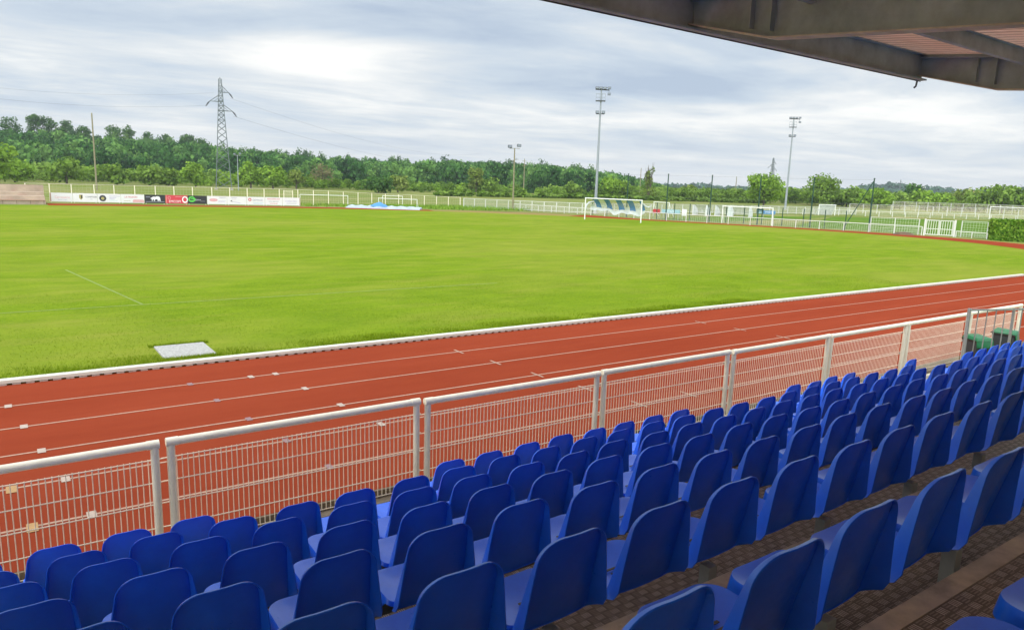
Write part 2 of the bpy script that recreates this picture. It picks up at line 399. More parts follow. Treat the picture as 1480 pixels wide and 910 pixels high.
def lettering(text, size, mat, parent, x, z, y=-.022, name='lettering', align='CENTER', width=None, slant=0):
    cu = bpy.data.curves.new(name, 'FONT'); cu.body = text; cu.size = size; cu.align_x = align; cu.align_y = 'CENTER'; cu.extrude = .002; cu.shear = slant
    cu.materials.append(MATS[mat])
    t = link('tmp', cu); bpy.context.view_layer.update()
    me = bpy.data.meshes.new_from_object(t.evaluated_get(bpy.context.evaluated_depsgraph_get())); bpy.data.objects.remove(t)
    me.name = name; me.transform(Matrix.Rotation(PI/2, 4, 'X') @ Matrix.Diagonal((width or 1, 1, 1, 1)))
    return link(name, me, parent, (x, y, z))
def spline(pts, per=8):
    """Catmull-Rom through 2-D points"""
    P = [np.array(p, float) for p in pts]; P = [2*P[0]-P[1]]+P+[2*P[-1]-P[-2]]; out = []
    for i in range(1, len(P)-2):
        for k in range(per):
            t = k/per; a,b,c,d = P[i-1],P[i],P[i+1],P[i+2]
            out.append(.5*((2*b)+(-a+c)*t+(2*a-5*b+4*c-d)*t*t+(-a+3*b-3*c+d)*t**3))
    out.append(P[-2]); return np.array(out)
def offset_line(pts, d):
    pts = np.array(pts, float); t = np.gradient(pts, axis=0); t /= np.linalg.norm(t, axis=1)[:,None]
    return pts+np.stack([t[:,1], -t[:,0]], 1)*d
def ribbon(name, A, B, z, mat):
    n = min(len(A), len(B)); V = np.zeros((2*n, 3)); V[0::2,:2] = A[:n]; V[1::2,:2] = B[:n]; V[:,2] = z
    F = np.array([(2*i, 2*i+1, 2*i+3, 2*i+2) for i in range(n-1)])
    o = fast_mesh(name, V, F, mat)
    bm = bmesh.new(); bm.from_mesh(o.data); bmesh.ops.recalc_face_normals(bm, faces=bm.faces)
    if bm.faces and sum(f.normal.z for f in bm.faces) < 0: bmesh.ops.reverse_faces(bm, faces=bm.faces)
    bm.to_mesh(o.data); bm.free()
    return o
ORD = 'first second third fourth fifth sixth seventh eighth ninth tenth eleventh twelfth thirteenth fourteenth fifteenth sixteenth seventeenth eighteenth nineteenth twentieth twenty-first twenty-second twenty-third twenty-fourth twenty-fifth twenty-sixth twenty-seventh twenty-eighth twenty-ninth thirtieth thirty-first thirty-second thirty-third thirty-fourth thirty-fifth thirty-sixth thirty-seventh thirty-eighth thirty-ninth fortieth'.split()

# ------------------------------------------------------------------ camera
F_PX, YAW, PITCH, ROLL, CAM_H = 1050.0, .6164, -.178, .0331, 3.8768
cam_data = bpy.data.cameras.new('camera'); cam_data.sensor_width = 36.0; cam_data.sensor_fit = 'HORIZONTAL'
cam_data.lens = 36.0*F_PX/1480.0; cam_data.clip_start = .05; cam_data.clip_end = 9000
cam = link('camera', cam_data); SC.camera = cam
fw = Vector((math.sin(YAW)*math.cos(PITCH), math.cos(YAW)*math.cos(PITCH), math.sin(PITCH)))
rt = fw.cross(Vector((0,0,1))).normalized(); up = rt.cross(fw)
rt, up = rt*math.cos(ROLL)+up*math.sin(ROLL), -rt*math.sin(ROLL)+up*math.cos(ROLL)
cam.matrix_world = Matrix(((rt.x, up.x, -fw.x, 0), (rt.y, up.y, -fw.y, 0), (rt.z, up.z, -fw.z, CAM_H), (0,0,0,1)))
def to_pixel(p):
    d = Vector(p)-Vector((0,0,CAM_H)); z = d.dot(fw)
    return (740+F_PX*d.dot(rt)/z, 455-F_PX*d.dot(up)/z, z)

# ------------------------------------------------------------------ light: bright overcast, soft sun from the left over the field
SUN_EL, SUN_AZ = math.radians(48), math.radians(-80)      # azimuth from +Y towards +X
sd = bpy.data.lights.new('sun', 'SUN'); sd.energy = 1.8; sd.angle = math.radians(12); sd.color = (1.0, .95, .86)
sun = link('sun', sd)
to_sun = Vector((math.sin(SUN_AZ)*math.cos(SUN_EL), math.cos(SUN_AZ)*math.cos(SUN_EL), math.sin(SUN_EL)))
sun.rotation_euler = to_sun.to_track_quat('Z', 'Y').to_euler(); sun.location = (-30, 30, 60)
world = bpy.data.worlds.new('World'); SC.world = world; world.use_nodes = True
nt = world.node_tree
for n in list(nt.nodes): nt.nodes.remove(n)
wout = N(nt, 'ShaderNodeOutputWorld')
sky = N(nt, 'ShaderNodeTexSky', sky_type='NISHITA'); sky.sun_disc = False; sky.sun_elevation = SUN_EL; sky.sun_rotation = SUN_AZ
bg1 = N(nt, 'ShaderNodeBackground'); nt.links.new(sky.outputs[0], bg1.inputs['Color']); bg1.inputs['Strength'].default_value = .10
tc = N(nt, 'ShaderNodeTexCoord'); nrm = N(nt, 'ShaderNodeVectorMath', operation='NORMALIZE'); nt.links.new(tc.outputs['Generated'], nrm.inputs[0])
sp = N(nt, 'ShaderNodeSeparateXYZ'); nt.links.new(nrm.outputs[0], sp.inputs[0])
zc = mathn(nt, 'MAXIMUM', sp.outputs[2], 0.0)
den = mathn(nt, 'ADD', zc, .055)
pv = N(nt, 'ShaderNodeCombineXYZ')
# the cloud deck is flat: map each direction to a point on a layer overhead; turned so the streaks lie across the view
nt.links.new(mathn(nt, 'DIVIDE', sp.outputs[0], den), pv.inputs[0]); nt.links.new(mathn(nt, 'DIVIDE', sp.outputs[1], den), pv.inputs[1])
mp = N(nt, 'ShaderNodeMapping'); mp.inputs['Rotation'].default_value = (0, 0, math.radians(36)); mp.inputs['Scale'].default_value = (.34, .50, 1); mp.inputs['Location'].default_value = (3.1, 1.7, 0)
nt.links.new(pv.outputs[0], mp.inputs['Vector'])
c1 = noise(nt, mp.outputs[0], 1.0, 8, .58, .35)
c2 = noise(nt, mp.outputs[0], 2.6, 8, .62, .5)
cl = mathn(nt, 'ADD', mathn(nt, 'MULTIPLY', c1, .74), mathn(nt, 'MULTIPLY', c2, .26))
def lobe(az, el, waz, wel):
    """a thin, bright spot in the cloud cover at a compass direction"""
    d = Vector((math.sin(math.radians(az))*math.cos(math.radians(el)), math.cos(math.radians(az))*math.cos(math.radians(el)), math.sin(math.radians(el))))
    side = d.cross(Vector((0,0,1))).normalized(); upv = side.cross(d)
    def dot(vec):
        n = N(nt, 'ShaderNodeVectorMath', operation='DOT_PRODUCT'); nt.links.new(nrm.outputs[0], n.inputs[0]); n.inputs[1].default_value = vec; return n.outputs['Value']
    a = mathn(nt, 'DIVIDE', dot(side), math.radians(waz)); b = mathn(nt, 'DIVIDE', dot(upv), math.radians(wel))
    r2 = mathn(nt, 'ADD', mathn(nt, 'MULTIPLY', a, a), mathn(nt, 'MULTIPLY', b, b))
    e = mathn(nt, 'EXPONENT', mathn(nt, 'MULTIPLY', r2, -1.0))
    return mathn(nt, 'MULTIPLY', e, mathn(nt, 'GREATER_THAN', dot(d), 0.0))
glow = mathn(nt, 'ADD', mathn(nt, 'MULTIPLY', lobe(20, 8.6, 8.5, 1.8), .46), mathn(nt, 'MULTIPLY', lobe(66, 5.0, 6.0, 2.0), .20))
glow = mathn(nt, 'ADD', glow, mathn(nt, 'MULTIPLY', lobe(13, 12.5, 7.0, 1.2), .26))
glow = mathn(nt, 'SUBTRACT', glow, mathn(nt, 'MULTIPLY', lobe(46, 7.4, 9, 1.2), .24))
glow = mathn(nt, 'SUBTRACT', glow, mathn(nt, 'MULTIPLY', lobe(9, 6.8, 6, .9), .16))
tone = mathn(nt, 'ADD', mathn(nt, 'MULTIPLY_ADD', cl, 1.75, -.36), glow)
ccol = ramp(nt, [(.26, (.50,.60,.74)), (.42, (.64,.73,.83)), (.56, (.80,.85,.89)), (.70, (1.0,1.01,1.0)), (.86, (1.16,1.15,1.10))], tone)
hz = N(nt, 'ShaderNodeMapRange', interpolation_type='SMOOTHSTEP'); nt.links.new(zc, hz.inputs[0])
for i, v in zip((1,2,3,4), (0.0, .10, .72, 0.0)): hz.inputs[i].default_value = v
ccol = mixc(nt, hz.outputs[0], ccol, (.80,.83,.86))
zen = N(nt, 'ShaderNodeMapRange', interpolation_type='SMOOTHSTEP'); nt.links.new(zc, zen.inputs[0])
for i, v in zip((1,2,3,4), (.22, .85, 1.0, 2.0)): zen.inputs[i].default_value = v
# unseen sky behind the camera brightened, added as fill for camera-facing surfaces
bk = N(nt, 'ShaderNodeVectorMath', operation='DOT_PRODUCT'); nt.links.new(nrm.outputs[0], bk.inputs[0]); bk.inputs[1].default_value = Vector((-.55,-.78,.30)).normalized()
bkr = N(nt, 'ShaderNodeMapRange', interpolation_type='SMOOTHSTEP'); nt.links.new(bk.outputs['Value'], bkr.inputs[0])
for i, v in zip((1,2,3,4), (.1, .9, 0.0, 2.2)): bkr.inputs[i].default_value = v
bg2 = N(nt, 'ShaderNodeBackground'); nt.links.new(ccol, bg2.inputs['Color']); nt.links.new(mathn(nt, 'ADD', zen.outputs[0], bkr.outputs[0]), bg2.inputs['Strength'])
mxw = N(nt, 'ShaderNodeMixShader'); mxw.inputs[0].default_value = .93
nt.links.new(bg1.outputs[0], mxw.inputs[1]); nt.links.new(bg2.outputs[0], mxw.inputs[2]); nt.links.new(mxw.outputs[0], wout.inputs['Surface'])
SC.view_settings.view_transform = 'Standard'; SC.view_settings.look = 'None'; SC.view_settings.gamma = 1; SC.view_settings.exposure = 0.0
SC.view_settings.use_curve_mapping = False

# ------------------------------------------------------------------ ground, lawn, running track
INNER = spline([(-120,93.3),(-60,93.3),(-20,93.3),(0.2,93.2),(16.6,93.0),(32,91.6),(45,87.0),(53,82),(59.5,75.4),(64,67.5),(67.6,60),(70.9,52.5),(73,45),(73.6,37),(72,30),(67.5,23.8),(60,18.9),(50,16.2),(40,15.6),(20,15.6),(0,15.6),(-60,15.6),(-120,15.6)], 10)
gx = np.concatenate([-np.geomspace(3000,60,14), np.linspace(-50,160,22), np.geomspace(180,4000,16)])
gy = np.concatenate([-np.geomspace(1500,40,10), np.linspace(-30,130,17), np.geomspace(150,4000,16)])
gy = np.sort(np.concatenate([gy, [8.06, 8.08]]))
V = np.array([(x,y,-.03 if (y > 8.07 or y < -20) else -.32) for y in gy for x in gx]); nx = len(gx)
F = np.array([(j*nx+i, j*nx+i+1, (j+1)*nx+i+1, (j+1)*nx+i) for j in range(len(gy)-1) for i in range(nx-1)])
structure(fast_mesh('ground', V, F, 'meadow'))
# lawn: cross strips between the two sides of the inner kerb line
half = len(INNER)//2
def lawn_mesh():
    bm = bmesh.new(); vs = [bm.verts.new((x,y,0)) for x,y in INNER]; f = bm.faces.new(vs); f.normal_update()
    if f.normal.z < 0: f.normal_flip()
    bmesh.ops.triangulate(bm, faces=bm.faces[:]); me = bpy.data.meshes.new('lawn'); bm.to_mesh(me); bm.free(); me.materials.append(MATS['lawn']); return me
structure(link('lawn', lawn_mesh()))
OUT_R = spline([(66.4,77.0),(67.0,72.0),(67.6,67.0),(69.2,62.4),(71.9,57.2),(74.2,51.8),(76.3,45),(77.9,38.2),(77.7,31.5),(75.3,25.4),(69,17.6),(60,11.8),(50,9.0),(40,8.05),(20,8.05),(0,8.05),(-60,8.05),(-120,8.05)], 12)
IN_R = spline([(60.6,73.8),(62.6,70.6),(64,67.5),(67.6,60),(70.9,52.5),(73,45),(73.6,37),(72,30),(67.5,23.8),(60,18.9),(50,16.2),(40,15.6),(20,15.6),(0,15.6),(-60,15.6),(-120,15.6)], 12)
def resample(P, n, ):
    s = np.concatenate([[0], np.cumsum(np.linalg.norm(np.diff(P, axis=0), axis=1))]); t = np.linspace(0, s[-1], n)
    return np.stack([np.interp(t, s, P[:,0]), np.interp(t, s, P[:,1])], 1)
structure(ribbon('track_apron', resample(OUT_R+np.array([1.6,.0])*(OUT_R[:,:1]>45), 260), resample(OUT_R-np.array([.3,0])*(OUT_R[:,:1]>45), 260), -.004, 'verge'))
structure(ribbon('running_track', resample(IN_R, 300), resample(OUT_R, 300), .004, 'track_red'))
far_in = np.array([(4.55,93.22),(16.6,93.0),(25,92.6),(32,91.6),(39,89.6),(45,87.0),(47.5,85.6)]); far_out = np.array([(4.55,98.3),(16.6,96.9),(25,96.6),(32,95.8),(39,93.8),(45,91.2),(48.5,89.2)])
structure(ribbon('running_track', resample(far_in, 40), resample(far_out, 40), .004, 'track_red'))
wi = np.array([(47.5,85.6),(53,82),(59.5,75.4),(62.6,70.6),(64,67.5)]); wo = np.array([(48.5,89.2),(55.5,86.8),(62,81.5),(65.2,77),(67,73)])
structure(ribbon('worn_path', resample(wi, 30), resample(wo, 30), .002, 'worn_ground'))
structure(ribbon('verge', resample(np.array([(4.5,98.3),(16.6,96.9),(32,95.8),(48.5,89.2),(58,86.5),(65,80)]), 40), resample(np.array([(4.5,103),(33,103.5),(50,102),(60,99.6),(64,93),(66,84)]), 40), -.006, 'meadow'))
# painted lane lines
for j in range(6):
    y = 14.13-1.27*j; d = 15.6-y
    if y < 8.35: break
    x_end = 46
    structure(ribbon('lane_line', np.array([(-60,y+.023),(x_end,y+.023)]), np.array([(-60,y-.023),(x_end,y-.023)]), .008, 'line_white'))
mk = MB()
def marks(name, mat, items, w, l):
    m = MB()
    for x, y in items:
        m.add([(x-w/2,y-l/2,.012),(x+w/2,y-l/2,.012),(x+w/2,y+l/2,.012),(x-w/2,y+l/2,.012)], [(0,1,2,3)])
    structure(m.build(name, mat))
LY = [14.13-1.27*j for j in range(6)]
marks('track_mark', 'tag_white', [(-.1,LY[0]),(.08,LY[1]),(.25,LY[2]),(.45,LY[3]),(.62,LY[4]),(4.29,LY[0]),(3.81,LY[0]),(4.44,LY[1]),(4.63,LY[2]),(4.8,LY[3])], .10, .19)
marks('track_mark', 'line_white', [(8.53,LY[0]),(8.71,LY[1]),(8.9,LY[2]),(9.12,LY[3]),(9.32,LY[4]),(10.64,LY[4]),(16.9,LY[0]),(17.1,LY[1]),(17.3,LY[2])], .05, .42)
marks('track_mark', 'tag_blue', [(2.7,LY[0]),(2.88,LY[1]),(3.07,LY[2]),(3.27,LY[3]),(3.44,LY[4])], .09, .17)
marks('track_mark', 'tag_yellow', [(-.12,LY[3]-.03),(.05,LY[4]-.03)], .11, .24)
# worn white lines of the football pitch
structure(ribbon('pitch_line', np.array([(-14,23.72),(3.4,23.72),(16,23.72)]), np.array([(-14,23.62),(3.4,23.62),(16,23.62)]), .004, 'pitch_chalk'))
# raised inner kerb: white bar on spaced feet
structure((lambda m: (m.box((-60,15.56,.038),(44,15.74,.098)), m.build('kerb', 'kerb_white'))[1])(MB()))
m = MB(); x = -8.0
while x < 44:
    m.box((x,15.575,.004),(x+.13,15.73,.038)); x += .21
structure(m.build('kerb_feet', 'kerb_foot_block', fixn=False))
# stone slab let into the grass
m = MB(); m.box((2.64,16.33,-.02),(3.69,17.6,.035))
tag(m.build('stone_slab', 'slab_stone', bevel=.012), 'square pale speckled stone slab set into the grass beside the white kerb', 'slab')

# ------------------------------------------------------------------ grass blades (uncut fringe by the kerb, short turf behind)
def blades(name, xy, hgt, width, lean, mat='grass_blade', z0=0.0):
    n = len(xy); a = RNG.uniform(0, 2*PI, n); b = RNG.uniform(0, 2*PI, n); h = hgt*RNG.uniform(.55, 1.25, n)
    V = np.zeros((n, 3, 3)); c = np.stack([np.cos(a), np.sin(a)], 1)*(width/2)[:,None]
    V[:,0,:2] = xy-c; V[:,1,:2] = xy+c; V[:,2,:2] = xy+np.stack([np.cos(b), np.sin(b)], 1)*(h*lean)[:,None]; V[:,2,2] = h
    V[:,:,2] += z0
    o = fast_mesh(name, V.reshape(-1,3), np.arange(3*n).reshape(n,3), mat, RNG.uniform(0, 1, n)); structure(o, 'stuff'); return o
def slab_free(p): return ~((p[:,0] > 2.60) & (p[:,0] < 3.73) & (p[:,1] > 16.28) & (p[:,1] < 17.65))
def clumpy(n, x0, x1, y0, y1, power, freq=1.3):
    p = np.stack([RNG.uniform(x0, x1, n), y0+(y1-y0)*RNG.uniform(0, 1, n)**power], 1)
    w = .5+.25*np.sin(p[:,0]*freq+1.7*np.sin(p[:,1]*freq*.8))+.25*np.sin(p[:,0]*freq*2.7+3+p[:,1]*freq*1.9)
    return p[RNG.uniform(0, 1, n) < np.clip(w, .12, 1)]
p = clumpy(52000, -3, 22, 15.75, 16.9, 1.9); p = p[slab_free(p)]
edge = 1-np.clip((p[:,1]-15.75)/1.2, 0, 1)
blades('kerb_grass', p, .045+.085*edge, np.full(len(p), .008)+.005*edge, .55)
p = clumpy(100000, -5, 34, 16.0, 27, 1.6, .6); p = p[slab_free(p)]
blades('turf_grass', p, np.full(len(p), .030), np.full(len(p), .011), .8)
p = np.stack([2.55+RNG.uniform(0, 1.25, 1500), np.where(RNG.uniform(0,1,1500) < .6, RNG.uniform(17.58,17.75,1500), RNG.uniform(16.2,16.34,1500))], 1)
blades('turf_grass', p, np.full(len(p), .07), np.full(len(p), .013), .5)
p = clumpy(14000, 34, 66, 88, 101.5, 1.0, .25); p = p[(p[:,1] > 104.8-(p[:,0]-34)*.42-8.6)&(p[:,1] > 96.8-(p[:,0]-34)*.33)]
blades('rough_grass', p, np.full(len(p), .42), np.full(len(p), .12), .5, 'leaf_bright')

# ------------------------------------------------------------------ the stand: stepped floor
D1, TREAD, Z1, RISER, BACK_H = 6.1993, .8394, 1.0208, .3038, .782
def row_y(k): return D1-TREAD*k            # back of the seats in row k (0 = front)
def row_floor(k): return Z1+RISER*k-BACK_H
X0, X1 = -6.0, 19.0
fl = MB(); ns = MB(); rs = MB()
for k in range(10):
    ya, yb, z = row_y(k)+.02, row_y(k)+.859, row_floor(k)
    fl.box((X0, ya-.05, z-.05), (X1, yb-.083, z))
    ns.box((X0, yb-.083, z-.06), (X1, yb, z+.003))
    rs.box((X0, yb-.03, z-RISER+.002), (X1, yb-.006, z-.06))
structure(fl.build('stand_floor', 'chequer_plate', fixn=False)); structure(ns.build('step_edges', 'nosing_steel', fixn=False)); structure(rs.build('step_risers', 'beam_steel', fixn=False))
m = MB(); m.box((X0, 6.95, -.36), (40, 7.86, -.20)); structure(m.build('walkway', 'walk_brown'))
m = MB(); m.box((-40, 7.862, -.34), (45, 8.02, -.10)); structure(m.build('kerb', 'walk_brown', bevel=.01))
m = MB(); m.box((-40, 8.022, -.34), (45, 8.10, -.001)); structure(m.build('track_edge', 'walk_brown'))
m = MB(); m.box((-14, -3.2, -.05), (X1, -1.78, 5.2)); structure(m.build('rear_shade_wall', 'concrete'))  # out-of-view rear wall, closed and lengthened to block light from behind

# ------------------------------------------------------------------ seats
def rounded(pts, radii, seg=6):
    out = []
    n = len(pts)
    for i in range(n):
        p = Vector(pts[i]); a = (Vector(pts[i-1])-p); b = (Vector(pts[(i+1)%n])-p); r = radii[i]
        ang = a.angle(b); t = r/math.tan(ang/2); a.normalize(); b.normalize()
        s = p+a*t; e = p+b*t; c = p+(a+b).normalized()*(r/math.sin(ang/2))
        v0 = s-c; v1 = e-c; tot = v0.angle(v1); sgn = 1 if v0.x*v1.y-v0.y*v1.x > 0 else -1
        for k in range(seg+1):
            th = sgn*tot*k/seg; out.append((c.x+v0.x*math.cos(th)-v0.y*math.sin(th), c.y+v0.x*math.sin(th)+v0.y*math.cos(th)))
    return out
def densify(P, step):
    out = []
    for i in range(len(P)):
        a = Vector(P[i]); b = Vector(P[(i+1)%len(P)]); n = max(1, int((b-a).length/step))
        for k in range(n): out.append(tuple(a.lerp(b, k/n)))
    return out
def solidify(me, t, off=-1):
    o = bpy.data.objects.new('tmp', me); COL.objects.link(o)
    md = o.modifiers.new('s', 'SOLIDIFY'); md.thickness = t; md.offset = off; md.use_even_offset = False
    bpy.context.view_layer.update()
    ev = o.evaluated_get(bpy.context.evaluated_depsgraph_get()); res = bpy.data.meshes.new_from_object(ev)
    bpy.data.objects.remove(o); return res
def shell(name, P, surf, rim, mats, t=.005):
    """moulded plastic shell: outline P, surface surf(a,b) -> point, rim(a,b,f) -> point on the turned rim at 0..1"""
    n = len(P); V = []; F = []
    ca = sum(p[0] for p in P)/n; cb = sum(p[1] for p in P)/n
    rings = (0.0, .35, .65, .85, .955, 1.0)
    V.append(surf(ca, cb))
    for r in rings[1:]:
        for a, b in P: V.append(surf(ca+(a-ca)*r, cb+(b-cb)*r))
    for f in (.10, .45, 1.0):
        for a, b in P: V.append(rim(a, b, f))
    for i in range(n): F.append((0, 1+i, 1+(i+1)%n))
    for r in range(len(rings)-2+3):
        o = 1+r*n
        for i in range(n): F.append((o+i, o+n+i, o+n+(i+1)%n, o+(i+1)%n))
    me = bpy.data.meshes.new(name); me.from_pydata(V, [], F); me.update()
    bm = bmesh.new(); bm.from_mesh(me); bmesh.ops.recalc_face_normals(bm, faces=bm.faces); bm.to_mesh(me); bm.free()
    me = solidify(me, t, 0); me.name = name
    me.materials.clear()
    for q in mats: me.materials.append(MATS[q])
    me.shade_smooth(); me.set_sharp_from_angle(angle=math.radians(40))
    return me
BH = .432; ZB = BACK_H+.022-BH            # back panel height and its lower edge above the floor
def back_surf(x, v):
    w = .21
    return (x, .105*(1-v/BH)-.036*(1-(x/w)**2)*(.55+.45*v/BH), ZB+v)
def back_rim(x, v, f):
    d = (.086*max(0,1-v/BH)**1.1+.013)*min(1, .05+v/.045); px, py, pz = back_surf(x, v)
    sx = 1 if x > 0 else -1
    side = min(1, abs(x)/.17)**3
    top = max(0, (v-.30)/.075)
    return (px+sx*.030*side*f*(1-.6*v/BH), py-d*f, pz+.002*top*f+0)
bo = densify(rounded([(-.195,0),(.195,0),(.154,BH),(-.154,BH)], [.03,.03,.095,.095], 7), .035)
back_mesh = shell('backrest', bo, back_surf, back_rim, ['seat_blue'])
ZP = .398
def pan_surf(x, y):
    q = (y-.03)/.40
    return (x, y, ZP+.012*q-.036*(1-min(1,abs(x)/.205)**2.5)*max(0, 1-((q-.42)/.62)**2)+(.02*max(0,(.12-q)/.12)))
def pan_rim(x, y, f):
    px, py, pz = pan_surf(x, y); cx, cy = x/.21, (y-.23)/.2
    l = math.hypot(cx, cy) or 1
    d = .062 if y > .19 else .02
    return (px+.010*f*cx/l, py+.012*f*cy/l, pz-d*f)
po = densify(rounded([(-.205,.125),(.205,.125),(.205,.415),(-.205,.415)], [.03,.03,.09,.09], 7), .04)
pan_mesh = shell('seat_pan', po, pan_surf, pan_rim, ['seat_blue'])
m = MB(); m.box((-.055,.20,ZP-.0175),(.055,.212,ZP-.0145)); m.box((-.055,.235,ZP-.0175),(.055,.247,ZP-.0145))
slot_tmp = m.build('drain_slot', 'bin_rim', fixn=False); slot_mesh = slot_tmp.data; bpy.data.objects.remove(slot_tmp)
OFFS = [.3302, -.0548, .0578, .1734, .3027, .9138, 1.5188, 2.10]
def row_indices(k):
    if k == 0: return [-1,0,1,2]+list(range(7,15))+[19,20,21,22,26]
    if k == 1: return [i for i in range(-1,34) if i not in (24,25,26)]
    return list(range(-4, 31))
ROWNAME = ['front row beside track fence', 'second row from the fence', 'third row from the fence', 'fourth row from the fence', 'fifth row from the fence', 'sixth row from the fence', 'seventh row from the fence', 'rearmost row in view']
def seat_visible(x, y, z):
    pts = [(x+a, y+b, z+c) for a in (-.2,.2) for b, c in ((-.01,BACK_H),(.06,ZB),(.43,ZP),(.43,ZP-.05))]
    for p_ in pts:
        px, py, d = to_pixel(p_)
        if d > .25 and -2 < px < 1482 and -2 < py < 912: return True
    return False
rsd = random.Random(5)
SEATS_X = {}
for k in range(8):
    vis = []
    for i in row_indices(k):
        x = OFFS[k]+.5*i-.184; y = row_y(k); z = row_floor(k)
        if x < X0+.3 or x > X1-.3: continue
        if seat_visible(x, y, z): vis.append(x)
    SEATS_X[k] = vis
    for j, x in enumerate(vis):
        root = thing('stadium_seat', 'blue plastic seat in the %s, %s from the left' % (ROWNAME[k], ORD[j]), 'seat', (x+rsd.uniform(-.012,.012), row_y(k)+rsd.uniform(-.006,.006), row_floor(k)+rsd.uniform(-.003,.003)), rsd.gauss(0, .012), 'blue seats of the stand')
        b = link('backrest', back_mesh, root); b.rotation_euler = (rsd.gauss(0,.010), 0, 0)
        pn = link('seat_pan', pan_mesh, root)
        link('drain_slot', slot_mesh, pn)
    # steel rail carrying the row, on posts
    if not vis: continue
    a, b = vis[0]-.4, vis[-1]+.4
    r = thing('seat_rail', 'steel rail on pale posts carrying the blue seats of the %s' % ROWNAME[k].replace('row beside', 'row beside'), 'seat rail', (0, row_y(k), row_floor(k)), 0, 'rails under the seat rows')
    m = MB(); m.box((a, .20, ZP-.115), (b, .26, ZP-.064)); m.build('rail', 'beam_rail', r)
    step = 1.0 if k >= 4 else 1.5; xx = {4:2.57, 5:1.78, 6:3.39}.get(k, a+.3)
    while xx-step > a: xx -= step
    while xx < b:
        m = MB(); m.box((xx-.03, .12, .0), (xx+.03, .18, ZP-.117)); m.box((xx-.06, .09, .001), (xx+.06, .21, .012)); m.build('post', 'seat_post', r)
        xx += step

# ------------------------------------------------------------------ guard rail between stand and track: framed mesh panels
FY, FX0, PAN = 7.9463, 1.225, 3.0458
def guard_panel():
    r = thing('guard_rail', '', 'guard rail', (0,0,0), 0, 'white mesh guard rail panels along the track')
    L = PAN-.155; R = .043
    m = MB(); m.tube([(-.03,0,1.10),(L+.03,0,1.10)], R, 14); m.build('handrail', 'white_paint', r, smooth=True)
    for s in (0, L):
        m = MB(); m.tube([(s,0,-.1),(s,0,1.075)], R*.96, 14)
        po_ = m.build('post', 'white_paint', r, smooth=True)
        m = MB(); m.box((s-.08,-.08,-.099),(s+.08,.08,-.088)); m.build('base_plate', 'white_paint', po_)
        m = MB(); m.tube([(s-.045,0,1.10),(s+.075 if s == 0 else s+.045,0,1.10)] if s == 0 else [(s-.075,0,1.10),(s+.045,0,1.10)], R*1.10, 14); m.build('collar', 'white_paint', po_, smooth=True)
    w = MB()
    zs = (.915,.66,.42,.15,-.08)
    for z in zs: w.tube([(-.09,.052,z),(L+.09,.052,z)], .0064, 6, False)
    n = int((L-.10)/.0565); 
    for i in range(n+1):
        xx = .06+i*(L-.12)/n; w.tube([(xx,.0575,-.095),(xx,.0575,.925)], .0049, 5, False)
    w.build('mesh_panel', 'wire_cream', r, fixn=False)
    for s in (0, L):
        for z in (.90,.42,.14):
            c = MB(); c.box((s-.018,.035,z-.02),(s+.018,.064,z+.02)); c.build('clip', 'galvanised', r)
    return r
gp = guard_panel()
GL = ['leftmost white mesh guard rail panel, cut by the left edge of the photo', 'second white mesh guard rail panel from the left edge of the photo', 'third white mesh guard rail panel from the left edge', 'fourth white mesh guard rail panel from the left edge', 'fifth white mesh guard rail panel from the left edge', 'sixth white mesh guard rail panel from the left edge', 'white mesh guard rail panel just left of the grey barrier and bins', 'white mesh guard rail panel standing behind the two green lidded bins', 'rightmost white mesh guard rail panel, cut by the right edge of the photo']
for i in range(-1, 7):
    c = gp if i == -1 else copy_tree(gp)
    c.location = (FX0+i*PAN+.078+rsd.uniform(-.006,.006), FY+rsd.uniform(-.008,.008), rsd.uniform(-.008,.008)); c.rotation_euler = (rsd.gauss(0,.008), rsd.gauss(0,.0016), rsd.gauss(0,.002)); c['label'] = GL[i+1]
gp.location = (FX0-PAN+.078, FY, 0)

# ------------------------------------------------------------------ grey barrier and bins at the far end of the walkway
r = thing('barrier', 'grey galvanised steel barrier with upright bars standing in front of the bins', 'barrier', (16.1, 6.75, -.20))
A = Vector((.35,-.03,0)); B = Vector((2.4,-.42,0))
for p_, top in ((A, 1.84), (B, 2.0)):
    m = MB(); m.bar(p_, p_+Vector((0,0,top)), .055, .055); m.build('post', 'galvanised', r, bevel=.004)
m = MB(); m.bar(A+Vector((0,0,1.80)), B+Vector((0,0,1.74)), .035, .035); m.build('top_rail', 'galvanised', r)
m = MB(); m.bar(A+Vector((0,0,.25)), B+Vector((0,0,.25)), .035, .035); m.build('bottom_rail', 'galvanised', r)
for i in range(1, 7):
    q = A.lerp(B, i/7.0); w_ = .045 if i == 5 else .018
    m = MB(); m.bar(q+Vector((0,0,.26)), q+Vector((0,0,1.78)), w_, w_); m.build('bar', 'galvanised', r)
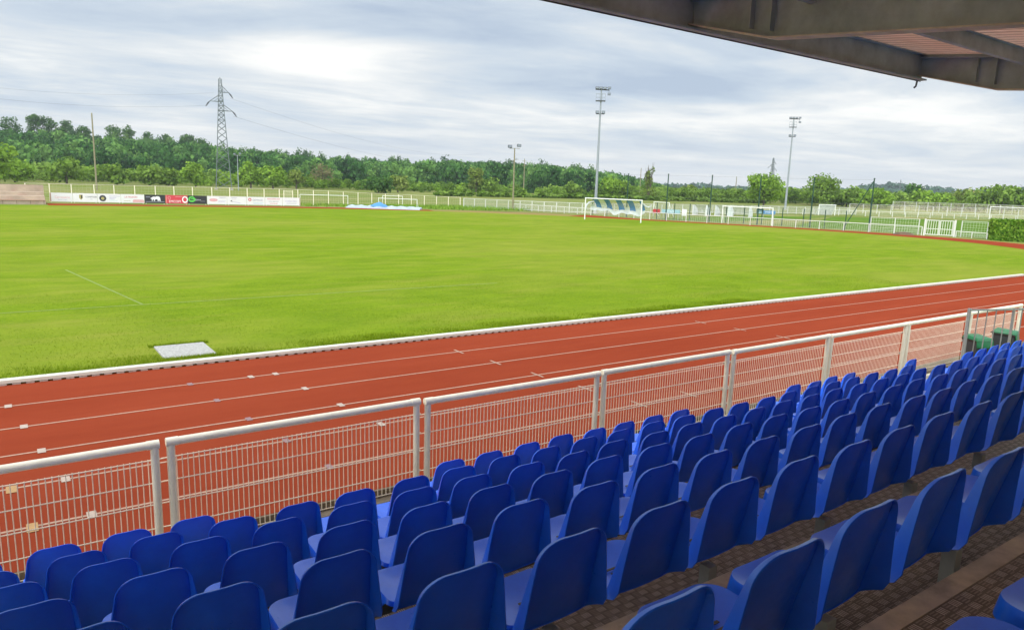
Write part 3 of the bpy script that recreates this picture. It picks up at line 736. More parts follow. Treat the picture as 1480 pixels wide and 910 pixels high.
def bin_thing(x, y, rz, label):
    r = thing('wheelie_bin', label, 'bin', (x, y, -.20), rz, 'green lidded bins behind the barrier'); r.scale = (.66,.70,.84)
    m = MB(); b = [(-.24,-.27),(.24,-.27),(.24,.27),(-.24,.27)]; t = [(-.29,-.34),(.29,-.34),(.29,.34),(-.29,.34)]
    m.add([(x_,y_,.06) for x_,y_ in b]+[(x_,y_,.95) for x_,y_ in t], [(3,2,1,0),(4,5,6,7),(0,1,5,4),(1,2,6,5),(2,3,7,6),(3,0,4,7)])
    body = m.build('body', 'bin_body', r, bevel=.03, smooth=True)
    m = MB(); m.box((-.31,-.36,.93),(.31,.36,.985)); m.build('rim', 'bin_rim', body, bevel=.012)
    m = MB(); m.add([(-.32,-.38,.99),(.32,-.38,.99),(.32,.36,.99),(-.32,.36,.99),(-.27,-.32,1.07),(.27,-.32,1.07),(.27,.30,1.10),(-.27,.30,1.10)], [(3,2,1,0),(4,5,6,7),(0,1,5,4),(1,2,6,5),(2,3,7,6),(3,0,4,7)])
    m.add([(-.32,-.40,.80),(.32,-.40,.80),(.32,-.36,1.0),(-.32,-.36,1.0),(-.32,-.37,.80),(.32,-.37,.80),(.32,-.345,1.0),(-.32,-.345,1.0)], [(0,1,2,3),(7,6,5,4),(0,4,5,1),(1,5,6,2),(2,6,7,3),(3,7,4,0)])
    m.build('lid', 'bin_lid', r, bevel=.02, smooth=True)
    m = MB(); m.tube([(-.25,.40,.98),(.25,.40,.98)], .018, 8); m.build('handle', 'bin_rim', r, smooth=True)
    for s in (-1, 1):
        m = MB(); m.tube([(s*.24,.28,.10),(s*.30,.28,.10)], .10, 16); m.build('wheel', 'bin_rim', r, smooth=True)
    return r
bin_thing(18.75, 7.40, -.5, 'nearer dark bin with green lid behind the grey barrier')
bin_thing(20.35, 7.42, .2, 'farther bin with green lid, mostly hidden behind seats and barrier')

# ------------------------------------------------------------------ stand roof: eave beam, cantilever rafters, ribbed sheeting, purlins
RX0, RX1 = -6.6, 12.20
roof = thing('stand_roof', 'dark steel stand roof with tapered rafters and reddish ribbed sheeting overhead', 'roof', (0,0,0))
def roof_z(y): return 6.10-.105*(6.2-y)
m = MB(); m.box((RX0,6.165,5.715),(RX1,6.19,6.12)); m.box((RX0,6.08,5.70),(RX1,6.165,5.722)); m.box((RX0,6.08,6.07),(RX1,6.165,6.085)); m.build('eave_beam', 'beam_steel', roof)
m = MB(); m.box((RX0-.1,6.192,5.695),(RX1+.04,6.205,6.22)); m.build('fascia', 'roof_dark', roof)
def rafter(x, nm='rafter'):
    yb = -1.7
    def bot(y): return 5.48-.091*(5.04-y)
    prof = [(6.16,5.78),(5.04,5.48),(yb,bot(yb)),(yb,roof_z(yb)-.004),(6.16,roof_z(6.16)-.004)]
    m = MB(); m.prism(prof, (0,1,0), (0,0,1), (.012,0,0), (x-.006,0,0)); rf = m.build(nm, 'beam_steel', roof)
    m = MB(); m.bar((x,6.16,5.772),(x,5.04,5.472),.17,.016,(0,0,1)); m.bar((x,5.04,5.472),(x,yb,bot(yb)-.008),.17,.016,(0,0,1)); m.build('flange', 'flange_edge_lit', rf)
    m = MB(); m.bar((x,6.16,roof_z(6.16)-.058),(x,yb,roof_z(yb)-.038),.17,.016,(0,0,1)); m.build('flange', 'beam_steel', rf)
    for yy in (5.04, 5.3):
        m = MB(); m.box((x-.08,yy-.005,bot(yy)+.06 if yy <= 5.04 else 5.60),(x+.08,yy+.005,roof_z(yy)-.07)); m.build('stiffener', 'beam_steel', rf)
for x in (12.13, 6.82, 1.51, -3.80): rafter(x)
for yy in (4.55, 3.0, 1.4, -.2):
    m = MB(); z = roof_z(yy)
    for xa, xb in ((-6.5,-3.82),(-3.78,1.50),(1.52,6.81),(6.83,12.12)):
        m.box((xa+.02,yy,z-.19),(xb-.02,yy+.012,z-.012)); m.box((xa+.02,yy+.012,z-.19),(xb-.02,yy+.07,z-.182)); m.box((xa+.02,yy-.05,z-.02),(xb-.02,yy,z-.012))
    m.build('purlin', 'beam_steel', roof)
V = []; xs = []; x = RX0
while x < RX1:
    xs += [(x,0),(x+.10,0),(x+.125,.04),(x+.175,.04)]; x += .20
xs = [(min(a, RX1), b) for a, b in xs]
V = np.array([(a, 6.188, roof_z(6.188)+b) for a, b in xs]+[(a, -1.75, roof_z(-1.75)+b) for a, b in xs]); n = len(xs)
F = np.array([(i, i+1, n+i+1, n+i) for i in range(n-1)])
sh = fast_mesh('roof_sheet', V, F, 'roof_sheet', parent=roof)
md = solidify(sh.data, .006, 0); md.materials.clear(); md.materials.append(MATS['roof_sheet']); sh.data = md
m = MB(); m.prism([(6.2,roof_z(6.2)-.16),(-1.75,roof_z(-1.75)-.16),(-1.75,roof_z(-1.75)+.07),(6.2,roof_z(6.2)+.07)], (0,1,0), (0,0,1), (.02,0,0), (12.21,0,0)); m.build('gable_trim', 'roof_dark', roof)
m = MB(); m.tube([(12.14,6.2,5.70),(12.14,6.21,5.62),(12.15,6.24,5.60)], .016, 6); m.build('drip_hook', 'dark_steel', roof)

structure(ribbon('pitch_line', np.array([(3.36,23.7),(2.05,33.2)]), np.array([(3.28,23.7),(1.97,33.2)]), .004, 'pitch_chalk'))
# ------------------------------------------------------------------ advertising boards on the far side
def board(i, base, label):
    a = Vector((*AD_X[i], 0)); b = Vector((*AD_X[i+1], 0)); d = b-a; L = d.length-.03
    r = thing('advertising_board', label, 'advertising board', (a.x, a.y, 0), math.atan2(d.y, d.x), 'advertising boards along the far track')
    m = MB(); m.box((0,-.015,.10),(L,.015,1.12)); m.build('panel', base, r)
    for s in (.15, L-.15):
        m = MB(); m.box((s-.03,.02,0),(s+.03,.06,1.05)); m.build('leg', 'white_steel', r)
    return r, L
def patch(r, name, mat, x0, x1, z0, z1, y=-.019):
    m = MB(); m.box((x0,y,z0),(x1,y+.004,z1)); return m.build(name, mat, r)
def disc(r, name, mat, x, z, rx, rz, y=-.0195, hole=0):
    m = MB(); n = 28; pts = [(x+rx*math.cos(2*PI*k/n), z+rz*math.sin(2*PI*k/n)) for k in range(n)]
    if hole:
        inn = [(x+rx*hole*math.cos(2*PI*k/n), z+rz*hole*math.sin(2*PI*k/n)) for k in range(n)]
        m.add([(a,y,b) for a,b in pts]+[(a,y,b) for a,b in inn], [(k,(k+1)%n,n+(k+1)%n,n+k) for k in range(n)])
    else: m.add([(a,y,b) for a,b in pts], [tuple(range(n))])
    return m.build(name, mat, r)
def shape(r, name, mat, pts, y=-.0195):
    m = MB(); m.add([(a,y,b) for a,b in pts], [tuple(range(len(pts)))]); return m.build(name, mat, r)
r, L = board(0, 'board_white', 'white advertising board with faint reddish script, leftmost of the row')
patch(r, 'end_strip', 'line_white', .02, .14, .11, 1.11); lettering('Carrosserie', .40, 'ink_pink', r, L*.55, .62, width=.8); lettering('peinture auto', .17, 'ink_lilac', r, L*.55, .34)
r, L = board(1, 'board_white', 'white advertising board with small yellow and black coat of arms')
shape(r, 'emblem', 'ink_gold', [(.65,.95),(1.02,.95),(1.02,.55),(.83,.36),(.65,.55)]); shape(r, 'emblem', 'ink_black', [(.83,.90),(.97,.90),(.97,.58),(.83,.45)], -.021)
lettering('COMPTOIR', .26, 'ink_black', r, L*.75, .70, width=.9); lettering('ville', .15, 'ink_grey', r, L*.75, .45)
r, L = board(2, 'board_white', 'white advertising board with round black emblem')
disc(r, 'emblem', 'ink_black', .55, .58, .37, .37, hole=.45); disc(r, 'emblem', 'ink_gold', .55, .58, .16, .16, -.021)
for z in (.85,.66,.50,.34): patch(r, 'text_line', 'ink_lilac' if z > .4 else 'ink_teal', 1.25, 2.1+.3*math.sin(z*9), z-.025, z+.025)
r, L = board(3, 'board_white', 'white advertising board with dark red bar lettering and pink band at lower right')
lettering('LA MAISON', .30, 'ink_red', r, L*.42, .78, width=.9, slant=.2); patch(r, 'band', 'ink_pink', L*.50, L-.02, .16, .40); patch(r, 'text_line', 'ink_red', L*.52, L-.1, .42, .47); patch(r, 'text_line', 'ink_gold', .3, L*.4, .30, .34)
r, L = board(4, 'board_black', 'black advertising board with white bear figure')
bear = [(.80,.36),(.86,.36),(.90,.52),(1.00,.60),(1.06,.52),(1.04,.36),(1.14,.36),(1.18,.56),(1.42,.58),(1.46,.36),(1.56,.36),(1.60,.52),(1.68,.42),(1.66,.36),(1.78,.36),(1.76,.62),(1.72,.82),(1.60,.93),(1.40,.96),(1.20,.88),(1.05,.90),(.90,.86),(.78,.76),(.68,.72),(.66,.64),(.80,.60)]
m = MB(); n = len(bear)
bmx = bmesh.new(); f = bmx.faces.new([bmx.verts.new((a,-.0195,b)) for a,b in bear]); bmesh.ops.triangulate(bmx, faces=[f]); me = bpy.data.meshes.new('emblem'); bmx.to_mesh(me); bmx.free(); me.materials.append(MATS['ink_white']); link('emblem', me, r)
patch(r, 'text_line', 'ink_grey', .1, L-.1, .24, .30); patch(r, 'text_line', 'ink_grey', .15, .62, .80, .88)
r, L = board(5, 'board_red', 'red advertising board with white capital lettering and pale ring')
lettering('EMCOPI', .40, 'ink_white', r, L*.42, .34, width=.95); patch(r, 'text_line', 'ink_pink', L*.45, L*.78, .92, .97); disc(r, 'emblem', 'ink_white', L-.28, .60, .34, .42, hole=.62)
patch(r, 'text_line', 'ink_pink', .08, .13, .15, 1.05); disc(r, 'emblem', 'ink_pink', .42, .78, .16, .2, hole=.75)
r, L = board(6, 'board_black', 'black advertising board with bright green symbol')
disc(r, 'emblem', 'ink_green', .48, .66, .40, .36, hole=.55); patch(r, 'emblem', 'ink_green', .36, 1.0, .66, .76, -.021); patch(r, 'emblem', 'ink_green', .36, .9, .44, .53, -.021)
lettering('verdure', .24, 'ink_white', r, L*.52, .60, width=.9); lettering('paysage', .17, 'ink_grey', r, L*.78, .46)
r, L = board(7, 'board_white', 'white advertising board with pink oval and dark small capitals at top right')
disc(r, 'emblem', 'ink_pink', .75, .62, .5, .2); lettering('TRAVO', .25, 'ink_grey', r, L*.78, .92); patch(r, 'text_line', 'ink_lilac', L*.55, L*.95, .5, .54); patch(r, 'text_line', 'ink_lilac', L*.55, L*.9, .36, .4)
r, L = board(8, 'board_white', 'white advertising board with dark pointed swoosh')
shape(r, 'emblem', 'ink_black', [(.35,.52),(.62,.68),(.55,.52),(.72,.40)]); shape(r, 'emblem', 'ink_lilac', [(.55,.50),(.72,.44),(1.7,.24),(1.5,.34)]); shape(r, 'emblem', 'ink_pink', [(.62,.66),(1.1,.80),(1.0,.74)]); lettering('Optique', .2, 'ink_grey', r, L*.35, .95)
r, L = board(9, 'board_white', 'white advertising board with red badge and spaced grey capitals above a teal line')
disc(r, 'emblem', 'ink_red', .38, .76, .2, .2, hole=.5); lettering('DEMAGE', .38, 'ink_grey', r, L*.60, .70, width=.85); patch(r, 'text_line', 'ink_teal', .75, L-.2, .36, .42); patch(r, 'text_line', 'ink_lilac', .8, L-.3, .22, .25)
r, L = board(10, 'board_white', 'white advertising board with three lines of red and dark text')
lettering('MENUISERIE BOIS', .22, 'ink_red', r, L*.5, .88, width=.95); lettering('portes volets stores', .16, 'ink_black', r, L*.5, .58, width=.95); lettering('02 37 00 00', .19, 'ink_red', r, L*.5, .30)
r, L = board(11, 'board_white', 'white advertising board with dark handwriting style script, rightmost of the row')
lettering('Cuisines Deco', .32, 'ink_lilac', r, L*.47, .66, width=.8, slant=.25); patch(r, 'text_line', 'ink_grey', .5, L-.5, .34, .38); patch(r, 'end_strip', 'line_white', L-.10, L-.005, .11, 1.11)

# ------------------------------------------------------------------ fences, barriers and gates round the ground
def seg_fence(name, label, cat, pts, hts, post_mat, rails, wire=None, post_w=.06, z0=0, vbars=None, wire_mat='wire_cream', group=None, vbar_w=.012):
    """posts (children) at pts, rails at fractions of the height, thin wires between"""
    r = thing(name, label, cat, (pts[0][0], pts[0][1], 0), 0, group); o = Vector((pts[0][0], pts[0][1], 0))
    for (x, y), h in zip(pts, hts):
        m = MB(); m.box((x-o.x-post_w/2, y-o.y-post_w/2, z0), (x-o.x+post_w/2, y-o.y+post_w/2, h)); m.build('post', post_mat, r, fixn=False)
    if rails:
        m = MB()
        for i in range(len(pts)-1):
            for fr, w in rails: m.bar(Vector((*pts[i], hts[i]*fr))-o, Vector((*pts[i+1], hts[i+1]*fr))-o, w, w)
        m.build('rail', post_mat, r, fixn=False)
    if wire or vbars:
        m = MB()
        for i in range(len(pts)-1):
            A = Vector((*pts[i], 0)); B = Vector((*pts[i+1], 0)); L = (B-A).length
            if wire:
                for fr in wire: m.bar(A+Vector((0,0,hts[i]*fr))-o, B+Vector((0,0,hts[i+1]*fr))-o, .012, .012)
            if vbars:
                n = int(L/vbars)
                for k in range(1, n):
                    q = A.lerp(B, k/n)-o; h = hts[i]+(hts[i+1]-hts[i])*k/n; m.bar(q+Vector((0,0,.06)), q+Vector((0,0,h*.97)), vbar_w, vbar_w)
        m.build('wire_panel', wire_mat, r, fixn=False)
    return r
def along(pts, step):
    P = np.array(pts, float); s = np.concatenate([[0], np.cumsum(np.linalg.norm(np.diff(P, axis=0), axis=1))]); n = max(2, int(round(s[-1]/step))+1)
    t = np.linspace(0, s[-1], n); return [(float(np.interp(q, s, P[:,0])), float(np.interp(q, s, P[:,1]))) for q in t]
L1 = FENCE_POSTS[:16]; L2 = FENCE_POSTS[15:]
seg_fence('wire_fence', 'pale post and wire fence standing behind the advertising boards', 'fence', [(a,b) for a,b,_ in L1], [h for *_, h in L1], 'wire_cream', [(.99,.028)], (.2,.35,.5,.65,.8), .085, vbars=.35, vbar_w=.006, wire_mat='fence_wire')
seg_fence('wire_fence', 'lower pale post and wire fence behind the long grass and small goals', 'fence', [(a,b) for a,b,_ in L2], [h for *_, h in L2], 'wire_cream', [(.99,.028)], (.2,.35,.5,.65,.8), .08, vbars=.35, vbar_w=.006, wire_mat='fence_wire')
for i, c in enumerate([L1[14][:2]]):
    r = thing('wire_gate', 'narrow pale wire gate in the fence behind the rightmost advertising boards', 'gate', (c[0]-1.9, c[1]+.25, 0), -.15)
    for x in (0, 1.2): m = MB(); m.box((x-.04,-.04,0),(x+.04,.04,2.0)); m.build('post', 'wire_cream', r)
    m = MB(); m.box((.06,-.02,.1),(1.14,.02,.15)); m.box((.06,-.02,1.85),(1.14,.02,1.9)); 
    for k in range(9): m.box((.1+k*.125,-.008,.15),(.116+k*.125,.008,1.85))
    m.build('leaf', 'wire_cream', r)
WFp = along(WF, 1.9)
seg_fence('picket_fence', 'close barred white fence between the long grass and the goal', 'fence', WFp, [1.5]*len(WFp), 'white_steel', [(.98,.05),(.12,.05)], None, .085, vbars=.13, wire_mat='white_steel', vbar_w=.02)
WFp2 = along(WF_FAR, 2.6)
seg_fence('picket_fence', 'close barred white fence beyond the goal and the white shelters', 'fence', WFp2, [1.45]*len(WFp2), 'white_steel', [(.98,.05),(.12,.05)], None, .085, vbars=.16, wire_mat='white_steel', vbar_w=.022)
BP = along(spline(BARRIER, 6), 2.55)
def low_barrier(label, pts, h=.92, w=.07):
    r = seg_fence('rail_barrier', label, 'barrier', pts, [h]*len(pts), 'white_steel', [(.975,.075)], (.15,.3,.45,.6,.75), w, vbars=.22, wire_mat='white_steel', vbar_w=.008)
    return r
low_barrier('low white rail barrier curving behind the goal along the far track', BP)
low_barrier('short low white rail barrier between the white gate and the hedge', along(BARRIER2, 1.6), .62)
FB = along(spline(FARBARRIER, 5), 2.7)
low_barrier('low white rail barrier on the far side of the green artificial pitch', FB, 1.05, .09)
FP = along(FARFENCE, 3.0)
seg_fence('wire_fence', 'white post and mesh fence just beyond the far rail barrier', 'fence', FP, [2.05]*len(FP), 'white_steel', [(.98,.05)], (.2,.4,.6,.8), .10, vbars=.22, wire_mat='wire_cream', vbar_w=.02)
FP = along(FARFENCE3, 3.4)
seg_fence('wire_fence', 'farthest white post fence below the hedgerow on the right', 'fence', FP, [2.6]*len(FP), 'white_steel', [(.98,.06)], (.2,.4,.6,.8), .11, vbars=.26, wire_mat='wire_cream', vbar_w=.026)
W2 = [WHITEFENCE2[0], ((WHITEFENCE2[0][0]+WHITEFENCE2[1][0])/2,(WHITEFENCE2[0][1]+WHITEFENCE2[1][1])/2), WHITEFENCE2[1], WHITEFENCE2[2]]
seg_fence('wire_fence', 'taller white post and wire fence between green netting post and white gate', 'fence', WHITEFENCE2, [1.65]*3, 'white_steel', [(.985,.035)], (.15,.3,.45,.6,.75,.9), .075, vbars=.25, wire_mat='white_steel', vbar_w=.008)
seg_fence('wire_fence', 'short white wire fence between the white gate and the clipped hedge', 'fence', WF2B, [1.65]*2, 'white_steel', [(.985,.035)], (.15,.3,.45,.6,.75,.9), .075, vbars=.25, wire_mat='white_steel', vbar_w=.008)
seg_fence('mesh_fence', 'dark green mesh fence with thin posts behind the goal and along the pitch', 'fence', GREENPOSTS, [2.15]*len(GREENPOSTS), 'green_post', [], (.03,.35,.68,.98), .075, vbars=.5, wire_mat='green_post', vbar_w=.006)
r = thing('white_gate', 'white double gate of upright bars beside the hedge', 'gate', (GATE[0][0], GATE[0][1], 0), math.atan2(GATE[1][1]-GATE[0][1], GATE[1][0]-GATE[0][0]))
L = math.hypot(GATE[1][0]-GATE[0][0], GATE[1][1]-GATE[0][1])
for x, w in ((0,.16),(L,.16)):
    m = MB(); m.box((x-w/2,-w/2,0),(x+w/2,w/2,1.72)); m.build('post', 'white_steel', r, bevel=.01)
for s in (0, 1):
    x0, x1 = (.1, L/2-.015) if s == 0 else (L/2+.015, L-.1)
    m = MB(); m.box((x0,-.03,1.56),(x1,.03,1.64)); m.box((x0,-.03,.10),(x1,.03,.18)); m.box((x0,-.03,.181),(x0+.07,.03,1.559)); m.box((x1-.07,-.03,.181),(x1,.03,1.559)); m.box((x0+.071,-.025,.70),(x1-.071,.025,.76))
    n = 5
    for k in range(n): xx = x0+.07+(x1-x0-.14)*(k+.75)/n; m.box((xx-.022,-.015,.182),(xx+.022,.015,1.558))
    m.build('leaf', 'white_steel', r, fixn=False)
# tall green posts of the ball-stop netting
def net_post(p, h, label, i):
    r = thing('netting_post', label, 'post', (p[0], p[1], 0), 0, 'tall green netting posts')
    m = MB(); m.tube([(0,0,0),(0,0,h)], [.085,.065], 10); m.build('shaft', 'green_post', r, smooth=True)
    m = MB(); m.tube([(0,0,h-.06),(0,0,h+.04)], .09, 10); m.build('cap', 'green_post', r)
    return r
NL = ['tall green netting post rising behind the striped goal net', 'tall green netting post just right of the striped goal', 'tall green netting post behind the white shelters, left of small goal', 'tall green netting post in front of the big round tree', 'tall green netting post between small goal and braced end post', 'tall green end post with a slanting brace, near the white gate']
for i, p in enumerate(TALLNET):
    r = net_post(p, 5.75, NL[i], i)
    if i == 5:
        m = MB(); m.bar((0,0,5.55), (STAY[0]-p[0]-.1, STAY[1]-p[1]+.6, 0), .08, .08); m.build('brace', 'green_post', r)
m = MB()
for i in range(5):
    for z in (5.6, 4.2, 2.9): m.bar((*TALLNET[i], z), (*TALLNET[i+1], z), .012, .012)
tag(m.build('netting_cables', 'cable', fixn=False), 'thin netting cables strung between the tall green posts', 'cables')

# ------------------------------------------------------------------ goals
def goal_frame(name, label, A, B, h, depth=1.6, w=.11, group=None, back=True, mat='white_goal'):
    d = Vector((B[0]-A[0], B[1]-A[1], 0)); L = d.length
    r = thing(name, label, 'goal', (A[0], A[1], 0), math.atan2(d.y, d.x), group)
    for x in (0, L): m = MB(); m.tube([(x,0,0),(x,0,h)], w/2, 10); m.build('post', mat, r, smooth=True)
    m = MB(); m.tube([(-w/2,0,h),(L+w/2,0,h)], w/2, 10); m.build('crossbar', mat, r, smooth=True)
    if back:
        for x in (0, L):
            m = MB(); m.tube([(x,0,h-.1),(x,depth*.45,h-.05),(x,depth,.02)] if depth > 1 else [(x,0,h-.1),(x,depth,.02)], w*.28, 6); m.build('net_stay', mat, r, smooth=True)
    return r, L
A, B = (57.53,66.81), (60.07,59.97)
r, L = goal_frame('football_goal', 'large white football goal with blue and white striped net hitched up', A, B, 2.52, back=False, w=.12)
m = MB(); nx_, nz_ = 60, 8; V = []
def netp(u, v, side=0):
    sag = .16*math.sin(u*PI*5.3)+.12*math.sin(u*PI*9.1+1); z = 2.46-v*(1.15+.45*u+.22*math.sin(u*PI)+sag*v*.8)
    return (.05+u*(L-.1), .06+1.15*math.sin(v*PI*.62)+.1*math.sin(u*23)*v, z)
m = MB()
for i in range(nx_):
    u0, u1 = i/nx_, (i+1)/nx_; c = int(u0*9.6)
    kind = 0 if (c % 2 == 1) else 2
    for j in range(nz_):
        v0, v1 = j/nz_, (j+1)/nz_; kk = kind
        if v0 > .70: kk = 1
        if u0 < .10: kk = 2 if v0 < .5 else 1
        if c == 2 and v0 < .6: kk = 1
        if c in (6, 8) and .40 < v0 < .72: kk = 1
        m.cur = kk; m.add([netp(u0,v0), netp(u1,v0), netp(u1,v1), netp(u0,v1)], [(0,1,2,3)])
m.build('net', ['net_blue','net_white','net_clear'], r, fixn=False)
for x, s in ((0.02,-1), (L-.02,1)):
    m2 = MB()
    P = [(x,.03,2.3),(x+s*.15,.6,1.9),(x+s*.35,1.0,1.75),(x+s*.55,1.2,1.9)] if s > 0 else [(x,.03,1.2),(x-.02,.35,1.75),(x+.05,.8,2.0),(x+.5,1.1,2.15)]
    m2.tube(P, [.05,.10,.10,.05], 7); m2.build('net_bundle', 'net_white', r, smooth=True)
goal_frame('training_goal', 'small white training goal on the rail beside the green mesh fence', GOALR[0], GOALR[1], 2.05, .9)
goal_frame('training_goal', 'small white goal frame seen behind the right post of the striped goal', GOALB[0], GOALB[1], 2.0, .9)
goal_frame('football_goal', 'far white goal at the right edge beyond the artificial pitch', GOALF[0], (GOALF[1][0]+.55, GOALF[1][1]-1.4), 2.5, 1.5, .14)
r, L = goal_frame('training_goal', 'boxy white netted goal far off below the right hand trees', GOALM[0], GOALM[1], 1.95, .9, .14)
m = MB(); m.add([(0,.02,1.9),(L,.02,1.9),(L,.9,.05),(0,.9,.05)], [(0,1,2,3)]); m.build('net', 'net_white', r)
goal_frame('training_goal', 'long low white goal frame just right of the advertising boards', (34.4,100.2), (40.6,98.3), 1.5, .8, .07)
goal_frame('training_goal', 'low white goal frame standing behind the blue covered mat', GOAL547[0], GOAL547[1], 1.3, .8, .07)
goal_frame('training_goal', 'small distant white goal frame beyond the blue covered mat', GOAL553[0], GOAL553[1], 1.35, .8, .07)

# ------------------------------------------------------------------ covered landing mat, shelters, signs, terrace wall, mound
d = Vector((MAT[1][0]-MAT[0][0], MAT[1][1]-MAT[0][1], 0)); rz = math.atan2(d.y, d.x); L = d.length
r = thing('landing_mat', 'flat landing mat under pale blue cover with a blue hump', 'mat', (MAT[0][0], MAT[0][1]+.8, 0), rz)
m = MB(); n = 24; prof = []
rr = random.Random(3)
top = [(L*i/n, .24+.07*math.sin(i*1.9)+.05*rr.random()-(.14 if i in (0, n) else 0)) for i in range(n+1)]
V = [(x,-.9,.0) for x,_ in top]+[(x,-.8,z) for x,z in top]+[(x,1.2,z+.08) for x,z in top]+[(x,1.35,0) for x,z in top]
m.add(V, [(k*(n+1)+i, k*(n+1)+i+1, (k+1)*(n+1)+i+1, (k+1)*(n+1)+i) for k in range(3) for i in range(n)]+[(0,n+1,2*(n+1),3*(n+1)),(n,3*(n+1)+n,2*(n+1)+n,(n+1)+n)])
m.build('cover', 'tarp_pale', r, smooth=True)
m = MB(); K = 14; V = []; Fc = []
for i in range(K+1):
    for j in range(K+1):
        a, b = i/K*2-1, j/K*2-1; h = max(0, 1-math.hypot(a, b))**.8; V.append((L*.43+a*1.25+.08*math.sin(j*2.1), .2+b*1.0, .26+.62*h+.04*math.sin(i*1.7+j)*h))
m.add(V, [(i*(K+1)+j, (i+1)*(K+1)+j, (i+1)*(K+1)+j+1, i*(K+1)+j+1) for i in range(K) for j in range(K)]); m.build('hump', 'tarp_blue', r, smooth=True)

def shelter(A, B, label):
    d = Vector((B[0]-A[0], B[1]-A[1], 0)); L = d.length
    r = thing('team_shelter', label, 'dugout', (A[0], A[1], 0), math.atan2(d.y, d.x), 'rounded team shelters')
    arc = [(1.45*(1-math.cos(t))*0+1.5-1.5*math.cos(t*.9), 1.55*math.sin(t)) for t in np.linspace(.12, PI/2, 10)]
    prof = [(.15,0)]+[(1.35-1.25*math.cos(t)**1.2, .15+1.5*math.sin(t)) for t in np.linspace(0, PI/2*.98, 10)]+[(1.35,1.64),(1.5,0)]
    pr = [(1.5-y_, z_) for y_, z_ in prof]
    for x in (0, L-.05):
        m = MB(); m.prism(pr, (0,1,0), (0,0,1), (.05,0,0), (x,0,0)); m.build('side_panel', 'shelter_white', r)
    m = MB()
    for k in range(1, len(pr)-2):
        (y0,z0),(y1,z1) = pr[k], pr[k+1]; m.add([(.05,y0,z0),(L-.05,y0,z0),(L-.05,y1,z1),(.05,y1,z1)], [(0,1,2,3)])
    m.build('clear_roof', 'shelter_clear', r, smooth=True)
    m = MB(); m.box((.1,.9,.40),(L-.1,1.2,.45)); m.build('bench', 'white_steel', r)
for k, lb in enumerate(['left of the three rounded white team shelters beyond the pitch', 'middle of the three rounded white team shelters beyond the pitch', 'right of the three rounded white team shelters, behind the small goal']):
    shelter(DUG[2*k], DUG[2*k+1], lb)
def sign(p, w, h, z, mat, label, rz, group=None, extra=None):
    r = thing('sign_board', label, 'sign', (p[0], p[1], 0), rz, group)
    m = MB(); m.box((-w/2,-.02,z),(w/2,.02,z+h)); m.build('panel', mat, r)
    for s in (-1, 1): m = MB(); m.box((s*w*.4-.03,.022,0),(s*w*.4+.03,.06,z+h-.05)); m.build('leg', 'galvanised', r)
    if extra: extra(r)
sign(SIGNS[0], .95, .55, .72, 'sign_red', 'small dark red sign board seen right of the striped goal', -.95)
sign(SIGNS[1], 2.4, .55, .72, 'sign_teal', 'long pale teal banner beside the small red sign', -.95, extra=lambda r: lettering('STADE', .34, 'ink_white', r, 0, 1.0, -.026))
sign(SIGNS[2], .62, .85, .55, 'shelter_white', 'small plain white sign board left of the rounded shelters', -.95)
def navy(r):
    for z in (.98, .74): 
        m = MB(); m.box((-.42,-.026,z-.05),(.42,-.022,z+.05)); m.build('text_line', 'ink_teal', r)
sign(SIGNS[3], 1.0, .75, .6, 'sign_navy', 'dark navy sign board with pale marks inside the small goal', -1.0, extra=navy)
sign(SIGNS[4], 1.9, .55, .6, 'ink_blue', 'blue and grey banner right of the dark navy sign', -1.0, extra=lambda r: lettering('SPORTS', .32, 'ink_white', r, 0, .87, -.026))
r = thing('terrace', 'low pinkish concrete spectator terrace at the far left', 'terrace', (0,0,0))
for k, (y0, y1, z) in enumerate([(96.4,97.6,.42),(97.6,98.8,.85),(98.8,100.2,1.25)]):
    m = MB(); m.box((-30,y0+.002*k,-.05),(4.45,y1,z)); m.build('step', 'pale_terrace', r, bevel=.02)
m = MB(); m.box((-30,100.203,-.05),(4.50,100.5,2.02)); m.build('wall', 'pale_terrace', r)
m = MB()
for x in np.arange(-29.5, 4.4, 1.25): m.box((x,96.36,.02),(x+.03,96.4,.40))
m.build('joint', 'earth', r)
m = MB(); m.box((-30,96.30,.37),(4.45,96.398,.45)); m.build('edge', 'line_white', r)
a, b = Vector((*MOUND[0],0)), Vector((*MOUND[1],0)); m = MB(); n = 16; V = []; Fc = []
for i in range(n+1):
    t = i/n; c = a.lerp(b, t)
    for j, (o, zf) in enumerate([(-.7,0),(-.35,.8),(0,1),(.4,.7),(.8,0)]):
        V.append((c.x+o*.85, c.y+o*.5, zf*(.30*math.sin(PI*min(1,t*1.05+.02))**.6+.03*math.sin(i*2.3+j))))
m.add(V, [(i*5+j, i*5+j+1, (i+1)*5+j+1, (i+1)*5+j) for i in range(n) for j in range(4)])
tag(m.build('earth_mound', 'earth', smooth=True), 'long low brown earth heap at the track edge left of the white gate', 'mound')
structure((lambda: (lambda bm: bm)(0) or fast_mesh('artificial_pitch', np.array([(70,77,-.012),(71.8,69,-.012),(75.6,61,-.012),(79.4,53,-.012),(82,44,-.012),(84,36,-.012),(86,26,-.012),(140,8,-.012),(176,45,-.012),(158,56,-.012),(140,66,-.012),(122,74,-.012),(104,77,-.012)]), np.array([(0,1,12,12),(1,2,11,12),(2,3,11,11),(3,4,10,11),(4,5,9,10),(5,6,7,9),(7,8,9,9)]), 'synthetic'))())

